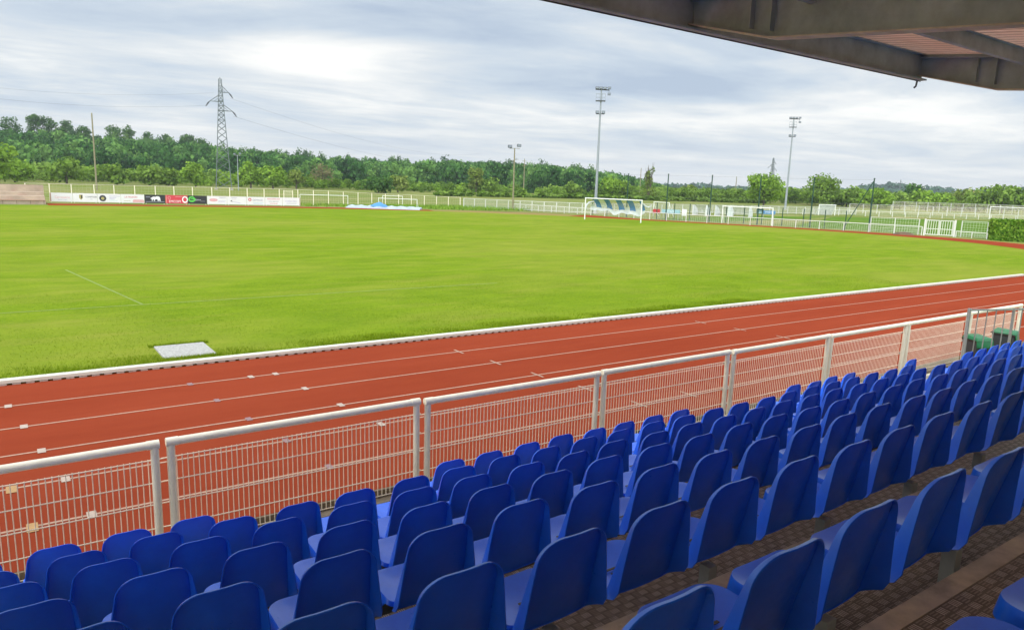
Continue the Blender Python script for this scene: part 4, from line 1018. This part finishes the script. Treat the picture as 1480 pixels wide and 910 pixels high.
# ------------------------------------------------------------------ floodlight masts, lamp poles, pylons, wires
def floodlight(m, c, w, h, dpt, tilt=0): m.box((c[0]-w/2, c[1]-dpt/2, c[2]-h/2), (c[0]+w/2, c[1]+dpt/2, c[2]+h/2))
def mast(p, h, s, label, rz):
    r = thing('floodlight_mast', label, 'floodlight', (p[0], p[1], 0), rz, 'tall floodlight masts')
    m = MB(); m.box((-.5,-.5,-.05),(.5,.5,.12)); m.build('footing', 'concrete', r)
    m = MB(); m.tube([(0,0,.12),(0,0,h*.5),(0,0,h)], [.23*s,.16*s,.09*s], 12); m.build('shaft', 'grey_post', r, smooth=True)
    # platform with hand rail
    zp = h-1.75*s
    m = MB(); m.box((-.75*s,-.4*s,zp),(.65*s,.4*s,zp+.10*s)); pf = m.build('platform', 'dark_steel', r)
    m = MB()
    for x in (-.72,-.25,.2,.62):
        for y in (-.38,.38): m.bar((x*s,y*s,zp+.1*s),(x*s,y*s,zp+1.05*s), .035*s)
    for z in (.55,1.05):
        for y in (-.38,.38): m.bar((-.74*s,y*s,zp+z*s),(.64*s,y*s,zp+z*s), .03*s)
    m.build('hand_rail', 'grey_post', pf, fixn=False)
    m = MB(); m.bar((-.85*s,0,h-.08*s),(1.15*s,0,h-.16*s), .12*s, .14*s); m.bar((-.7*s,0,h+.22*s),(.9*s,0,h+.2*s), .08*s, .08*s); m.build('cross_arm', 'dark_steel', r)
    for x, z, w in ((-.62,.10,.5),(-.05,.10,.45),(.5,.08,.45),(1.15,.10,.42),(1.15,-.75,.45)):
        m = MB(); m.box((x*s-w*s/2,-.34*s,h+(z-.16)*s),(x*s+w*s/2,-.10*s,h+(z+.16)*s)); f = m.build('floodlight', 'floodlight_body', r, bevel=.02)
        m = MB(); m.box((x*s-w*s*.42,-.36*s,h+(z-.12)*s),(x*s+w*s*.42,-.345*s,h+(z+.12)*s)); m.build('lens', 'lamp_glass', f)
    m = MB(); m.bar((1.1*s,0,h-.1*s),(1.1*s,0,h-.8*s), .05*s); m.build('hanger', 'dark_steel', r)
    zl = h-3.35*s
    m = MB(); m.bar((-.6*s,0,zl-.18*s),(.6*s,0,zl-.18*s), .10*s, .10*s); m.build('cross_arm', 'dark_steel', r)
    for x in (-.45,.45):
        m = MB(); m.box((x*s-.24*s,-.34*s,zl-.16*s),(x*s+.24*s,-.10*s,zl+.24*s)); f = m.build('floodlight', 'floodlight_body', r, bevel=.02)
        m = MB(); m.box((x*s-.2*s,-.36*s,zl-.12*s),(x*s+.2*s,-.345*s,zl+.2*s)); m.build('lens', 'lamp_glass', f)
mast(MAST1, 17.9, 1.0, 'nearer and taller looking grey floodlight mast rising behind the striped goal', -.72)
mast(MAST2, 21.1, 1.18, 'farther grey floodlight mast between the two round trees on the right', -.95)
def lamp_pole(p, h, label, mat, rz):
    r = thing('lamp_pole', label, 'lamp pole', (p[0], p[1], 0), rz, 'twin lamp poles')
    m = MB(); m.tube([(0,0,0),(0,0,h)], [.13,.085], 10); m.build('shaft', mat, r, smooth=True)
    m = MB(); m.bar((-.75,0,h-.05),(.75,0,h-.05), .10, .10); m.build('cross_arm', 'galvanised', r)
    for x, dz in ((-.7,0), (.65,.18)):
        m = MB(); m.box((x-.32,-.30,h+.02+dz),(x+.28,.12,h+.42+dz)); f = m.build('floodlight', 'floodlight_body', r, bevel=.03)
        m = MB(); m.box((x-.27,-.32,h+.08+dz),(x+.23,-.305,h+.36+dz)); m.build('lens', 'lamp_glass', f)
lamp_pole(LAMP740, 9.1, 'brown lamp pole with two floodlights at the middle of the far fence', 'wood_pole', -.5)
lamp_pole(LAMP341, 8.8, 'grey lamp pole with two floodlights right beside the big pylon', 'grey_post', -.25)
def wood_pole(p, h, label, w=.16, arms=()):
    r = thing('utility_pole', label, 'utility pole', (p[0], p[1], 0), -.4, 'wooden utility poles')
    m = MB(); m.tube([(0,0,0),(0,0,h)], [w*.75,w*.5], 8); m.build('shaft', 'wood_pole', r, smooth=True)
    m = MB(); m.tube([(0,0,h-.02),(0,0,h+.12)], [w*.55,w*.2], 8); m.build('cap', 'galvanised', r)
    for z in arms: m = MB(); m.bar((-.9,0,z),(.9,0,z), .12, .14); m.build('cross_arm', 'wood_pole', r)
wood_pole(POLES[0], 14.8, 'tall bare wooden pole on the far left before the trees', .24)
wood_pole(POLES[1], 13.0, 'wooden utility pole with two cross arms before the wooded hill, mid photo', .26, (10.6, 12.2))
wood_pole(POLES[2], 11.5, 'slim wooden pole just left of the ivy clad dead tree', .26)
wood_pole(POLES[3], 9.5, 'slim wooden pole left of the big round tree on the right', .26)
def pylon(p, h, s, label, rz):
    r = thing('lattice_pylon', label, 'pylon', (p[0], p[1], 0), rz, 'lattice power pylons')
    def half(z):
        f = z/h
        return (1.90-1.20*min(1, f/.72) if f < .72 else .70-.38*(f-.72)/.28)*s
    levels = [0,.09,.18,.26,.335,.405,.47,.53,.585,.635,.68,.72,.765,.81,.855,.90,.945,1.0]
    body = MB(); w = .14*s
    for sx in (-1,1):
        for sy in (-1,1):
            for a, b in zip(levels[:-1], levels[1:]):
                body.bar((sx*half(a*h),sy*half(a*h),a*h),(sx*half(b*h),sy*half(b*h),b*h), w*1.25)
    body.build('corner_legs', 'pylon_steel', r, fixn=False)
    br = MB()
    for a, b in zip(levels[:-1], levels[1:]):
        ha, hb = half(a*h), half(b*h)
        for s1, s2 in (((-1,-1),(1,-1)),((1,-1),(1,1)),((1,1),(-1,1)),((-1,1),(-1,-1))):
            br.bar((s1[0]*ha,s1[1]*ha,a*h),(s2[0]*hb,s2[1]*hb,b*h), w*.62); br.bar((s2[0]*ha,s2[1]*ha,a*h),(s1[0]*hb,s1[1]*hb,b*h), w*.62)
            if a > .6: br.bar((s1[0]*ha,s1[1]*ha,a*h),(s2[0]*ha,s2[1]*ha,a*h), w*.62)
    br.build('lattice', 'pylon_steel', r, fixn=False)
    for side, zf, ln in ((1,.885,1.45),(-1,.80,2.0),(1,.72,2.0)):
        z = zf*h; a = MB(); hx = half(z)
        tip = Vector((side*(hx+ln*s), 0, z+.05*h*0))
        for sy in (-1,1):
            a.bar((side*hx,sy*hx,z),tip, w*.9); a.bar((side*hx*.8,sy*hx*.8,z+.055*h),tip, w*.8)
            a.bar((-side*hx,sy*hx,z),(side*hx,sy*hx,z), w*.8)
        a.bar((side*hx,0,z+.03*h),tip.lerp(Vector((side*hx,0,z)), .5), w*.6)
        arm = a.build('cross_arm', 'pylon_steel', r, fixn=False)
        i = MB(); i.tube([tip, tip+Vector((side*.45*s,-.35*s,-.55*s)), tip+Vector((side*.95*s,-.7*s,-1.35*s))], [.09*s,.20*s,.09*s], 8); i.build('insulator', 'dark_steel', arm, smooth=True)
    m = MB(); m.bar((-half(h)*1.3,0,h),(half(h)*1.3,0,h), w); m.bar((0,0,h),(0,0,h+.5*s), w); m.build('peak', 'pylon_steel', r)
    for sx in (-1,1):
        for sy in (-1,1): m = MB(); m.box((sx*1.9*s-.4,sy*1.9*s-.4,-.1),(sx*1.9*s+.4,sy*1.9*s+.4,.3)); m.build('footing', 'concrete', r)
pylon(PYLON[0], 27.6, 1.0, 'big dark lattice pylon standing tall on the left of the field', -.24)
pylon(PYLON[1], 28.0, 1.05, 'distant pale lattice pylon behind the big round tree', -1.6)
pylon(PYLON[2], 25.0, .8, 'tiny lattice pylon on the skyline far right', -.8)
def wire(a, b, sag, rad, label, n=24):
    a = Vector(a); b = Vector(b); pts = []
    for i in range(n+1):
        t = i/n; q = a.lerp(b, t); q.z -= sag*4*t*(1-t); pts.append(q)
    m = MB(); m.tube(pts, rad, 4, False); tag(m.build('power_line', 'cable', fixn=False), label, 'power line', 'power lines from the big pylon')
px_, py_ = PYLON[0]
wire((px_-2.9,py_+1.0,21.0), (-30,228,24.0), 3.0, .016, 'thin power line running left from the lower arm of the big pylon')
wire((px_-1.5,py_+.8,24.2), (-30,240,27.0), 3.0, .012, 'thin upper power line running left from the top of the big pylon')
wire((px_+2.6,py_-1.6,18.6), (300,470,20), 6.0, .020, 'thin power line falling away right from the lowest arm of the pylon', 40)
wire((px_+2.1,py_-1.4,23.0), (302,474,26), 6.0, .018, 'thin power line falling away right from the top arm of the pylon', 40)

# ------------------------------------------------------------------ wooded hills
def interp_deg(tab, az): return np.interp(az, [t[0] for t in tab], [t[1] for t in tab])
TREE_H = 11.0
def hill_h(az_deg, r):
    e = interp_deg(RIDGE, az_deg); top = np.maximum(0, CAM_H+520*np.tan(np.radians(e))-TREE_H)
    t = np.clip((r-325)/(520-325), 0, 1); s = t*t*(3-2*t)
    fall = np.clip((r-560)/500, 0, 1)
    return top*s*(1-fall*.9)
az = np.linspace(-60, 52, 140); rr_ = np.concatenate([np.linspace(300, 560, 16), np.linspace(620, 1100, 6)])
V = []
for a in az:
    for r_ in rr_: V.append((r_*math.sin(math.radians(a)), r_*math.cos(math.radians(a)), float(hill_h(a, r_))-.3 if r_ > 330 else -.35))
n = len(rr_); F = np.array([(i*n+j, i*n+j+1, (i+1)*n+j+1, (i+1)*n+j) for i in range(len(az)-1) for j in range(n-1)])
structure(fast_mesh('hill', np.array(V), F, 'leaf_wood', np.full(len(F), .3), smooth=True))
def hill2_h(az_deg, r):
    e = interp_deg(RIDGE2, az_deg); R = 1500
    top = np.maximum(0, CAM_H+R*np.tan(np.radians(e))-8)
    t = np.clip((r-1150)/(R-1150), 0, 1); return top*t*t*(3-2*t)*(1-.9*np.clip((r-1560)/600, 0, 1))
az2 = np.linspace(44, 85, 90); rr2 = np.array([1100,1180,1260,1340,1420,1500,1560,1800,2200])
V = [(r_*math.sin(math.radians(a)), r_*math.cos(math.radians(a)), float(hill2_h(a, r_))-.4) for a in az2 for r_ in rr2]; n = len(rr2)
F = np.array([(i*n+j, i*n+j+1, (i+1)*n+j+1, (i+1)*n+j) for i in range(len(az2)-1) for j in range(n-1)])
structure(fast_mesh('hill', np.array(V), F, 'leaf_far', np.full(len(F), .3), smooth=True))

# ------------------------------------------------------------------ trees
def crown_quads(lobes, n, size, rng, flat=.35, shell=.45):
    """leaf clumps spread through the volume of several lobes: (n,4,3) corner points"""
    L = np.array([l[3]*l[4]*l[5] for l in lobes])**.67; L /= L.sum(); idx = rng.choice(len(lobes), n, p=L); lo = np.array(lobes)[idx]
    d = rng.normal(size=(n, 3)); d /= np.linalg.norm(d, axis=1)[:,None]
    rad = 1-shell*rng.uniform(0, 1, n)**1.6+.10*rng.normal(size=n)
    c = lo[:,:3]+d*lo[:,3:6]*rad[:,None]
    nr = d+rng.normal(size=(n, 3))*.65+np.array([0,0,.25]); nr /= np.linalg.norm(nr, axis=1)[:,None]
    t = np.cross(nr, rng.normal(size=(n, 3))); t /= np.linalg.norm(t, axis=1)[:,None]; b = np.cross(nr, t)
    s = size*rng.uniform(.55, 1.35, n)[:,None]; q = rng.uniform(.55, 1.0, n)[:,None]
    return np.stack([c-t*s*.5-b*s*q*.35, c+t*s*.5-b*s*q*.5, c+t*s*.35+b*s*q*.5, c-t*s*.55+b*s*q*.4], 1)
def lobes_round(h, w, k, rng, base=.22):
    """lobes making a broad uneven crown between base*h and h"""
    out = []; cz = h*(base+1)/2; hz = h*(1-base)/2
    for i in range(k):
        a = rng.uniform(0, 2*PI); e = rng.uniform(-.75, 1); rr = math.sqrt(max(0.05, 1-.8*e*e))*rng.uniform(.35, .72)
        s = rng.uniform(.30, .48)
        out.append((w*rr*math.cos(a), w*rr*math.sin(a), cz+hz*e*.68, w*s, w*s, min(hz*.6, w*s*rng.uniform(.75, 1.0))))
    out.append((0, 0, cz, w*.55, w*.55, hz*.72))
    return out
def tree(name, label, cat, p, h, w, mat, seed, n=1400, size=.5, k=14, base=.18, group=None, z=0, trunk=.22, shell=.5, limbs=True):
    rng = np.random.default_rng(seed); r = thing(name, label, cat, (p[0], p[1], z), 0, group)
    lb = lobes_round(h, w, k, rng, base); Q = crown_quads(lb, n, size, rng, shell=shell)
    Q[:,:,2] = np.maximum(Q[:,:,2], .05); fast_mesh('crown', Q.reshape(-1,3), np.arange(4*n).reshape(n,4), mat, np.clip(.5+.22*rng.normal(size=n), 0, 1), r)
    m = MB(); m.tube([(0,0,-.3),(.04*h*.1,0,h*.25),(0,.02*h,h*.62)], [trunk*1.3,trunk,trunk*.35], 8)
    if limbs:
        for q in lb[:6]: m.tube([(0,0,h*.25),(q[0]*.5,q[1]*.5,q[2]*.72),(q[0],q[1],q[2])], [trunk*.5,trunk*.3,trunk*.12], 5)
    m.build('trunk', 'bark', r, smooth=True)
    return r
T_ = TREES
G = 'bushes and trees at the edge of the meadow'
tree('leafy_tree', 'bright green tree cut by the left edge of the photo', 'tree', T_['left0'], 9.6, 4.6, 'leaf_bright', 1, 1500, .75, group=G)
tree('bush', 'bright green bush right of the leftmost tree', 'bush', T_['b30'], 6.2, 5.2, 'leaf_bright', 2, 900, .8, group=G, base=.02)
tree('bush', 'pale green rounded bush left of the tall bare wooden pole', 'bush', T_['b100'], 6.8, 5.6, 'leaf_mid', 3, 900, .8, group=G, base=.02)
tree('bush', 'broad green bush right of the tall bare wooden pole', 'bush', T_['b150'], 5.4, 6.2, 'leaf_mid', 4, 900, .8, group=G, base=.02)
tree('bush', 'green bush midway between the bare pole and the big pylon', 'bush', T_['b215'], 5.8, 4.6, 'leaf_mid', 5, 900, .8, group=G, base=.02)
tree('bush', 'yellowish bush third to the left of the big pylon', 'bush', T_['b240'], 5.0, 3.9, 'leaf_mid', 6, 800, .8, group=G, base=.02)
tree('leafy_tree', 'bright round tree just left of the big pylon', 'tree', T_['t280'], 6.9, 4.3, 'leaf_bright', 7, 1300, .7, group=G, base=.05)
tree('leafy_tree', 'bright round tree just right of the big pylon', 'tree', T_['t362'], 7.4, 4.2, 'leaf_bright', 8, 1300, .7, group=G, base=.06)
tree('leafy_tree', 'bright round tree second to the right of the big pylon', 'tree', T_['t395'], 7.5, 4.0, 'leaf_bright', 9, 1300, .7, group=G, base=.06)
tree('leafy_tree', 'thin brownish half bare tree third to the right of the pylon', 'tree', T_['t428'], 6.6, 3.2, 'leaf_olive', 10, 600, .6, group=G, base=.12)
tree('leafy_tree', 'tall pale brown bare looking tree above the meadow, left of centre', 'tree', T_['brown465'], 9.2, 3.9, 'leaf_bare', 12, 520, .5, group=G, base=.1)
tree('bush', 'broad dark green rounded bush behind the blue covered mat', 'bush', T_['bush550'], 4.9, 5.3, 'leaf_dark', 13, 1700, .6, group=G, base=.0)
tree('bush', 'pale olive bush leaning out behind the dark rounded bush', 'bush', T_['b575'], 5.6, 3.6, 'leaf_olive', 14, 700, .7, group=G, base=.02)
tree('leafy_tree', 'slim yellow green tree left of the brown lamp pole', 'tree', T_['t690'], 9.6, 3.6, 'leaf_olive', 15, 900, .7, group=G, base=.05)
tree('bush', 'low green bush at the foot of the slim yellow green tree', 'bush', T_['t690b'], 5.6, 4.6, 'leaf_mid', 16, 800, .8, group=G, base=.0)
tree('bush', 'pale green bush left of the nearer floodlight mast', 'bush', T_['b830'], 5.4, 4.4, 'leaf_mid', 17, 800, .8, group=G, base=.0)
tree('leafy_tree', 'bright green tree just right of the nearer floodlight mast', 'tree', T_['t885'], 6.9, 4.7, 'leaf_bright', 18, 1300, .75, group=G, base=.0)
tree('leafy_tree', 'darker green tree between the floodlight mast and the dead tree', 'tree', T_['t897'], 6.6, 4.4, 'leaf_mid', 19, 1100, .75, group=G, base=.0)
tree('bush', 'pale rounded bush right of the dead tree', 'bush', T_['b995'], 6.4, 3.9, 'leaf_olive', 20, 800, .8, group=G, base=.0)
tree('leafy_tree', 'big round green tree in front of the distant pylon', 'tree', T_['t1105'], 9.4, 6.6, 'leaf_bright', 21, 3000, .62, 20, group=G, base=.06, shell=.42)
tree('leafy_tree', 'wide olive green tree right of the farther floodlight mast', 'tree', T_['t1190'], 9.6, 6.6, 'leaf_mid', 22, 2600, .66, 20, group=G, base=.04)
tree('bush', 'broad bush just right of the wide olive tree', 'bush', T_['b1215'], 6.4, 6.8, 'leaf_mid', 23, 1300, .8, group=G, base=.0)
tree('bush', 'bright bush behind the braced green end post', 'bush', T_['b1262'], 5.8, 6.4, 'leaf_bright', 24, 1300, .8, group=G, base=.0)
tree('leafy_tree', 'dark green rounded tree above the white gate', 'tree', T_['t1320'], 9.3, 5.3, 'leaf_dark', 25, 1100, .9, group=G, base=.0)
tree('bush', 'pale bush right of the dark rounded tree', 'bush', T_['b1345'], 6.0, 7.0, 'leaf_bright', 26, 1300, .8, group=G, base=.0)
tree('bush', 'olive bush below the cream house', 'bush', T_['b1400'], 6.4, 7.5, 'leaf_olive', 27, 1300, .8, group=G, base=.0)
tree('bush', 'broad green bush above the clipped hedge, far right', 'bush', T_['b1450'], 7.6, 8.5, 'leaf_mid', 28, 1500, .8, group=G, base=.0)
# dead tree clad in ivy
p = T_['dead938']; r = thing('dead_tree', 'half dead tree with bare spikes and ivy clad stems left of centre right', 'tree', (p[0], p[1], 0), 0, G); r['label'] = 'half dead tree of bare spikes and ivy clad stems right of the striped goal'
rng = np.random.default_rng(40); m = MB(); tips = []
for i in range(16):
    a = rng.uniform(0, 2*PI); s = rng.uniform(.3, 2.6); h = rng.uniform(8, 13.2)
    b = (s*math.cos(a), s*math.sin(a), h); tips.append(b); m.tube([(0,0,-.2),(b[0]*.45,b[1]*.45,h*.42),b], [.26,.17,.03], 6)
m.build('trunk', 'bark', r, smooth=True)
lb = [(b[0]*t,b[1]*t,b[2]*t,.75,.75,1.3) for b in tips for t in (.5,.78)]+[(0,0,2.2,2.8,2.8,2.2)]
Q = crown_quads(lb, 1000, .5, rng); Q[:,:,2] = np.maximum(Q[:,:,2], 0); fast_mesh('crown', Q.reshape(-1,3), np.arange(4000).reshape(1000,4), 'leaf_olive', np.clip(.4+.2*rng.normal(size=1000),0,1), r)
# crowns standing out along the ridge
RL = ['ridge tree nearest the left edge of the photo', 'second dark ridge tree from the left edge', 'third dark ridge tree from the left edge', 'fourth rounded ridge tree from the left edge', 'dark ridge tree just left of the tall wooden pole', 'ridge tree just right of the tall wooden pole', 'second ridge tree right of the tall wooden pole', 'third ridge tree right of the tall wooden pole', 'narrow ridge tree fourth right of the wooden pole', 'fifth ridge tree right of the wooden pole', 'ridge tree rising just left of the big pylon']
for i, p in enumerate(RIDGETREES):
    a = math.degrees(math.atan2(p[0], p[1])); z = float(hill_h(a, math.hypot(*p)))-1.0
    hh = [17.5,18.5,19,17,15,16.5,17,15.5,14.5,16,15.5][i]; ww = [5.8,5.0,5.6,5.0,4.6,5.6,5.6,4.8,3.6,4.8,4.8][i]
    tree('ridge_tree', 'dark green '+RL[i].replace('dark ', ''), 'tree', p, hh, ww, 'leaf_dark', 60+i, 1150, .72, 14, .30, 'trees along the hill ridge', z, .35)

def forest(name, pts, zs, hs, ws, mat, per, size, seed, templates=7, base=.1):
    rng = np.random.default_rng(seed); T = []
    for t in range(templates): T.append(crown_quads(lobes_round(1.0, .5, 9, rng, base), per, size, rng, shell=.5))
    Qs = []; tints = []
    for i, (p, z, h, w) in enumerate(zip(pts, zs, hs, ws)):
        q = T[i % templates].copy(); a = rng.uniform(0, 2*PI); c, s = math.cos(a), math.sin(a)
        x = q[:,:,0]*c-q[:,:,1]*s; y = q[:,:,0]*s+q[:,:,1]*c
        q[:,:,0] = x*w*2+p[0]; q[:,:,1] = y*w*2+p[1]; q[:,:,2] = q[:,:,2]*h+z; Qs.append(q); tints.append(np.clip(rng.normal(.5, .30)+.10*rng.normal(size=per), 0, 1))
    Q = np.concatenate(Qs); n = len(Q)
    o = fast_mesh(name, Q.reshape(-1,3), np.arange(4*n).reshape(n,4), mat, np.concatenate(tints)); structure(o, 'stuff'); return o
rng = np.random.default_rng(77)
n = 1700; aa = rng.uniform(-9, 47.6, n); R = 330+205*rng.uniform(0, 1, n)**.85
pts = np.stack([R*np.sin(np.radians(aa)), R*np.cos(np.radians(aa))], 1); zz = hill_h(aa, R)-1.5
hs = np.where(R < 470, rng.uniform(8.0, 16.0, n), rng.uniform(7.0, 12.0, n))
lim = CAM_H+R*np.tan(np.radians(interp_deg(RIDGE, aa)))-zz; hs = np.minimum(hs, np.maximum(1.2, lim*rng.uniform(.82, 1.0, n)))
forest('hill_wood', pts, zz, hs, hs*rng.uniform(.30, .46, n), 'leaf_wood', 230, .105, 78)
# a few paler and taller crowns breaking the ridge line
n = 120; aa = rng.uniform(-6, 45, n); R = rng.uniform(495, 540, n); pts = np.stack([R*np.sin(np.radians(aa)), R*np.cos(np.radians(aa))], 1)
hs = np.minimum(rng.uniform(9, 16.5, n), np.maximum(1.5, (CAM_H+R*np.tan(np.radians(interp_deg(RIDGE, aa)))-hill_h(aa, R)+1)*rng.uniform(.95, 1.22, n))); forest('ridge_wood', pts, hill_h(aa, R)-1.0, hs, hs*rng.uniform(.2, .36, n), 'leaf_dark', 190, .09, 79, base=.3)
# scrub belt at the foot of the hill and hedgerow to the right
n = 360; aa = rng.uniform(-8, 47, n); R = rng.uniform(258, 325, n); pts = np.stack([R*np.sin(np.radians(aa)), R*np.cos(np.radians(aa))], 1)
hs = rng.uniform(3.0, 7.0, n)*np.where((aa > 20), .72, 1.0); forest('scrub', pts, np.full(n, -.3), hs, hs*rng.uniform(.42, .75, n), 'leaf_mid', 190, .115, 80, base=.0)
n = 150; aa = rng.uniform(-6, 44, n); R = rng.uniform(250, 300, n); pts = np.stack([R*np.sin(np.radians(aa)), R*np.cos(np.radians(aa))], 1)
hs = rng.uniform(2.4, 6.2, n)*np.where((aa > 20), .65, 1.0); forest('scrub', pts, np.full(n, -.3), hs, hs*rng.uniform(.45, .8, n), 'leaf_bright', 190, .115, 81, base=.0)
n = 560; aa = rng.uniform(43.5, 76, n); R = rng.uniform(268, 420, n); pts = np.stack([R*np.sin(np.radians(aa)), R*np.cos(np.radians(aa))], 1)
hs = rng.uniform(3.5, 7.4, n)*np.where(aa < 53, .85, 1.0); forest('hedgerow', pts, np.full(n, -.3), hs, hs*rng.uniform(.4, .75, n), 'leaf_mid', 190, .115, 82, base=.0)
n = 420; t = rng.uniform(0, 1, n); aa = 29+t*25; R = 205+70*t+rng.uniform(-3, 3, n); pts = np.stack([R*np.sin(np.radians(aa)), R*np.cos(np.radians(aa))], 1)
hs = rng.uniform(.8, 1.9, n); forest('field_hedge', pts, np.full(n, -.2), hs, hs*rng.uniform(.6, 1.2, n), 'leaf_mid', 60, .26, 83, base=.0)
n = 900; aa = rng.uniform(45, 78, n); R = rng.uniform(1180, 1530, n); pts = np.stack([R*np.sin(np.radians(aa)), R*np.cos(np.radians(aa))], 1)
hs = rng.uniform(8, 17, n); forest('far_wood', pts, hill2_h(aa, R)-3, hs, hs*rng.uniform(.5, .9, n), 'leaf_far', 60, .22, 84, base=.0)
# house on the far slope
hx, hy = HOUSE; zh = 3.2
r = thing('house', 'small cream house with pale brown roof among the trees, far right', 'house', (hx, hy, zh), -1.0)
m = MB(); m.box((-4.2,-3,-4.5),(4.2,3,3.2)); m.add([(-4.2,-3,3.2),(-4.2,3,3.2),(-4.2,0,5.6),(4.2,-3,3.2),(4.2,3,3.2),(4.2,0,5.6)], [(0,2,1),(3,4,5)]); m.build('wall', 'house_wall', r)
m = MB(); m.bar((0,-1.75,4.45),(0,-1.74,4.44), .1); m = MB(); m.add([(-4.6,-3.5,2.85),(4.6,-3.5,2.85),(4.6,0,5.75),(-4.6,0,5.75),(-4.6,3.5,2.85),(4.6,3.5,2.85)], [(0,1,2,3),(3,2,5,4)]); rf = m.build('roof', 'house_roof', r)
m = MB(); m.box((-2.4,-.4,5.2),(-1.7,.4,6.9)); m.build('chimney', 'house_wall', rf)
for x in (-2.2,0.2,2.4): m = MB(); m.box((x-.5,-3.06,.8),(x+.5,-3.01,2.2)); m.build('window', 'glass_dark', r)
# clipped hedge beside the gate
def hedge():
    r = thing('clipped_hedge', 'dense clipped green box hedge at the right edge beside the track', 'hedge', (79.6, 31.4, 0), math.radians(-58))
    rng = np.random.default_rng(90); L, W_, H_ = 9.0, 2.2, 1.95; n = 9000
    u = rng.uniform(0, 1, (n, 3)); face = rng.choice(5, n, p=(.34,.26,.12,.12,.16)); P = u*np.array([L, W_, H_])
    P[face==0,1] = 0; P[face==1,2] = H_; P[face==2,0] = 0; P[face==3,0] = L; P[face==4,1] = W_
    P += rng.normal(size=(n,3))*.05; P[:,2] = np.maximum(P[:,2], .03)
    nr = np.array([(0,-1,0),(0,0,1),(-1,0,0),(1,0,0),(0,1,0)], float)[face]+rng.normal(size=(n,3))*.6; nr /= np.linalg.norm(nr,axis=1)[:,None]
    t = np.cross(nr, rng.normal(size=(n,3))); t /= np.linalg.norm(t,axis=1)[:,None]; b = np.cross(nr, t); s = .17*rng.uniform(.6,1.4,n)[:,None]
    Q = np.stack([P-t*s*.5-b*s*.3, P+t*s*.5-b*s*.4, P+t*s*.4+b*s*.4, P-t*s*.5+b*s*.35], 1)
    fast_mesh('leaves', Q.reshape(-1,3), np.arange(4*n).reshape(n,4), 'leaf_hedge', rng.uniform(0,1,n), r)
    m = MB(); m.box((.1,.1,0),(L-.1,W_-.1,H_-.1)); m.build('twigs', 'leaf_dark', r, fixn=False)
hedge()

# ------------------------------------------------------------------ air between here and the hills
m, nt_, out_ = new_mat('haze_air')
pvn = N(nt_, 'ShaderNodeVolumePrincipled'); pvn.inputs['Color'].default_value = (.86,.92,1,1); pvn.inputs['Density'].default_value = .00017; pvn.inputs['Anisotropy'].default_value = .2
nt_.links.new(pvn.outputs[0], out_.inputs['Volume']); MATS['haze_air'] = m
m = MB(); m.box((-700,-60,-1.2),(1700,1500,66)); structure(m.build('haze', 'haze_air'), 'stuff')
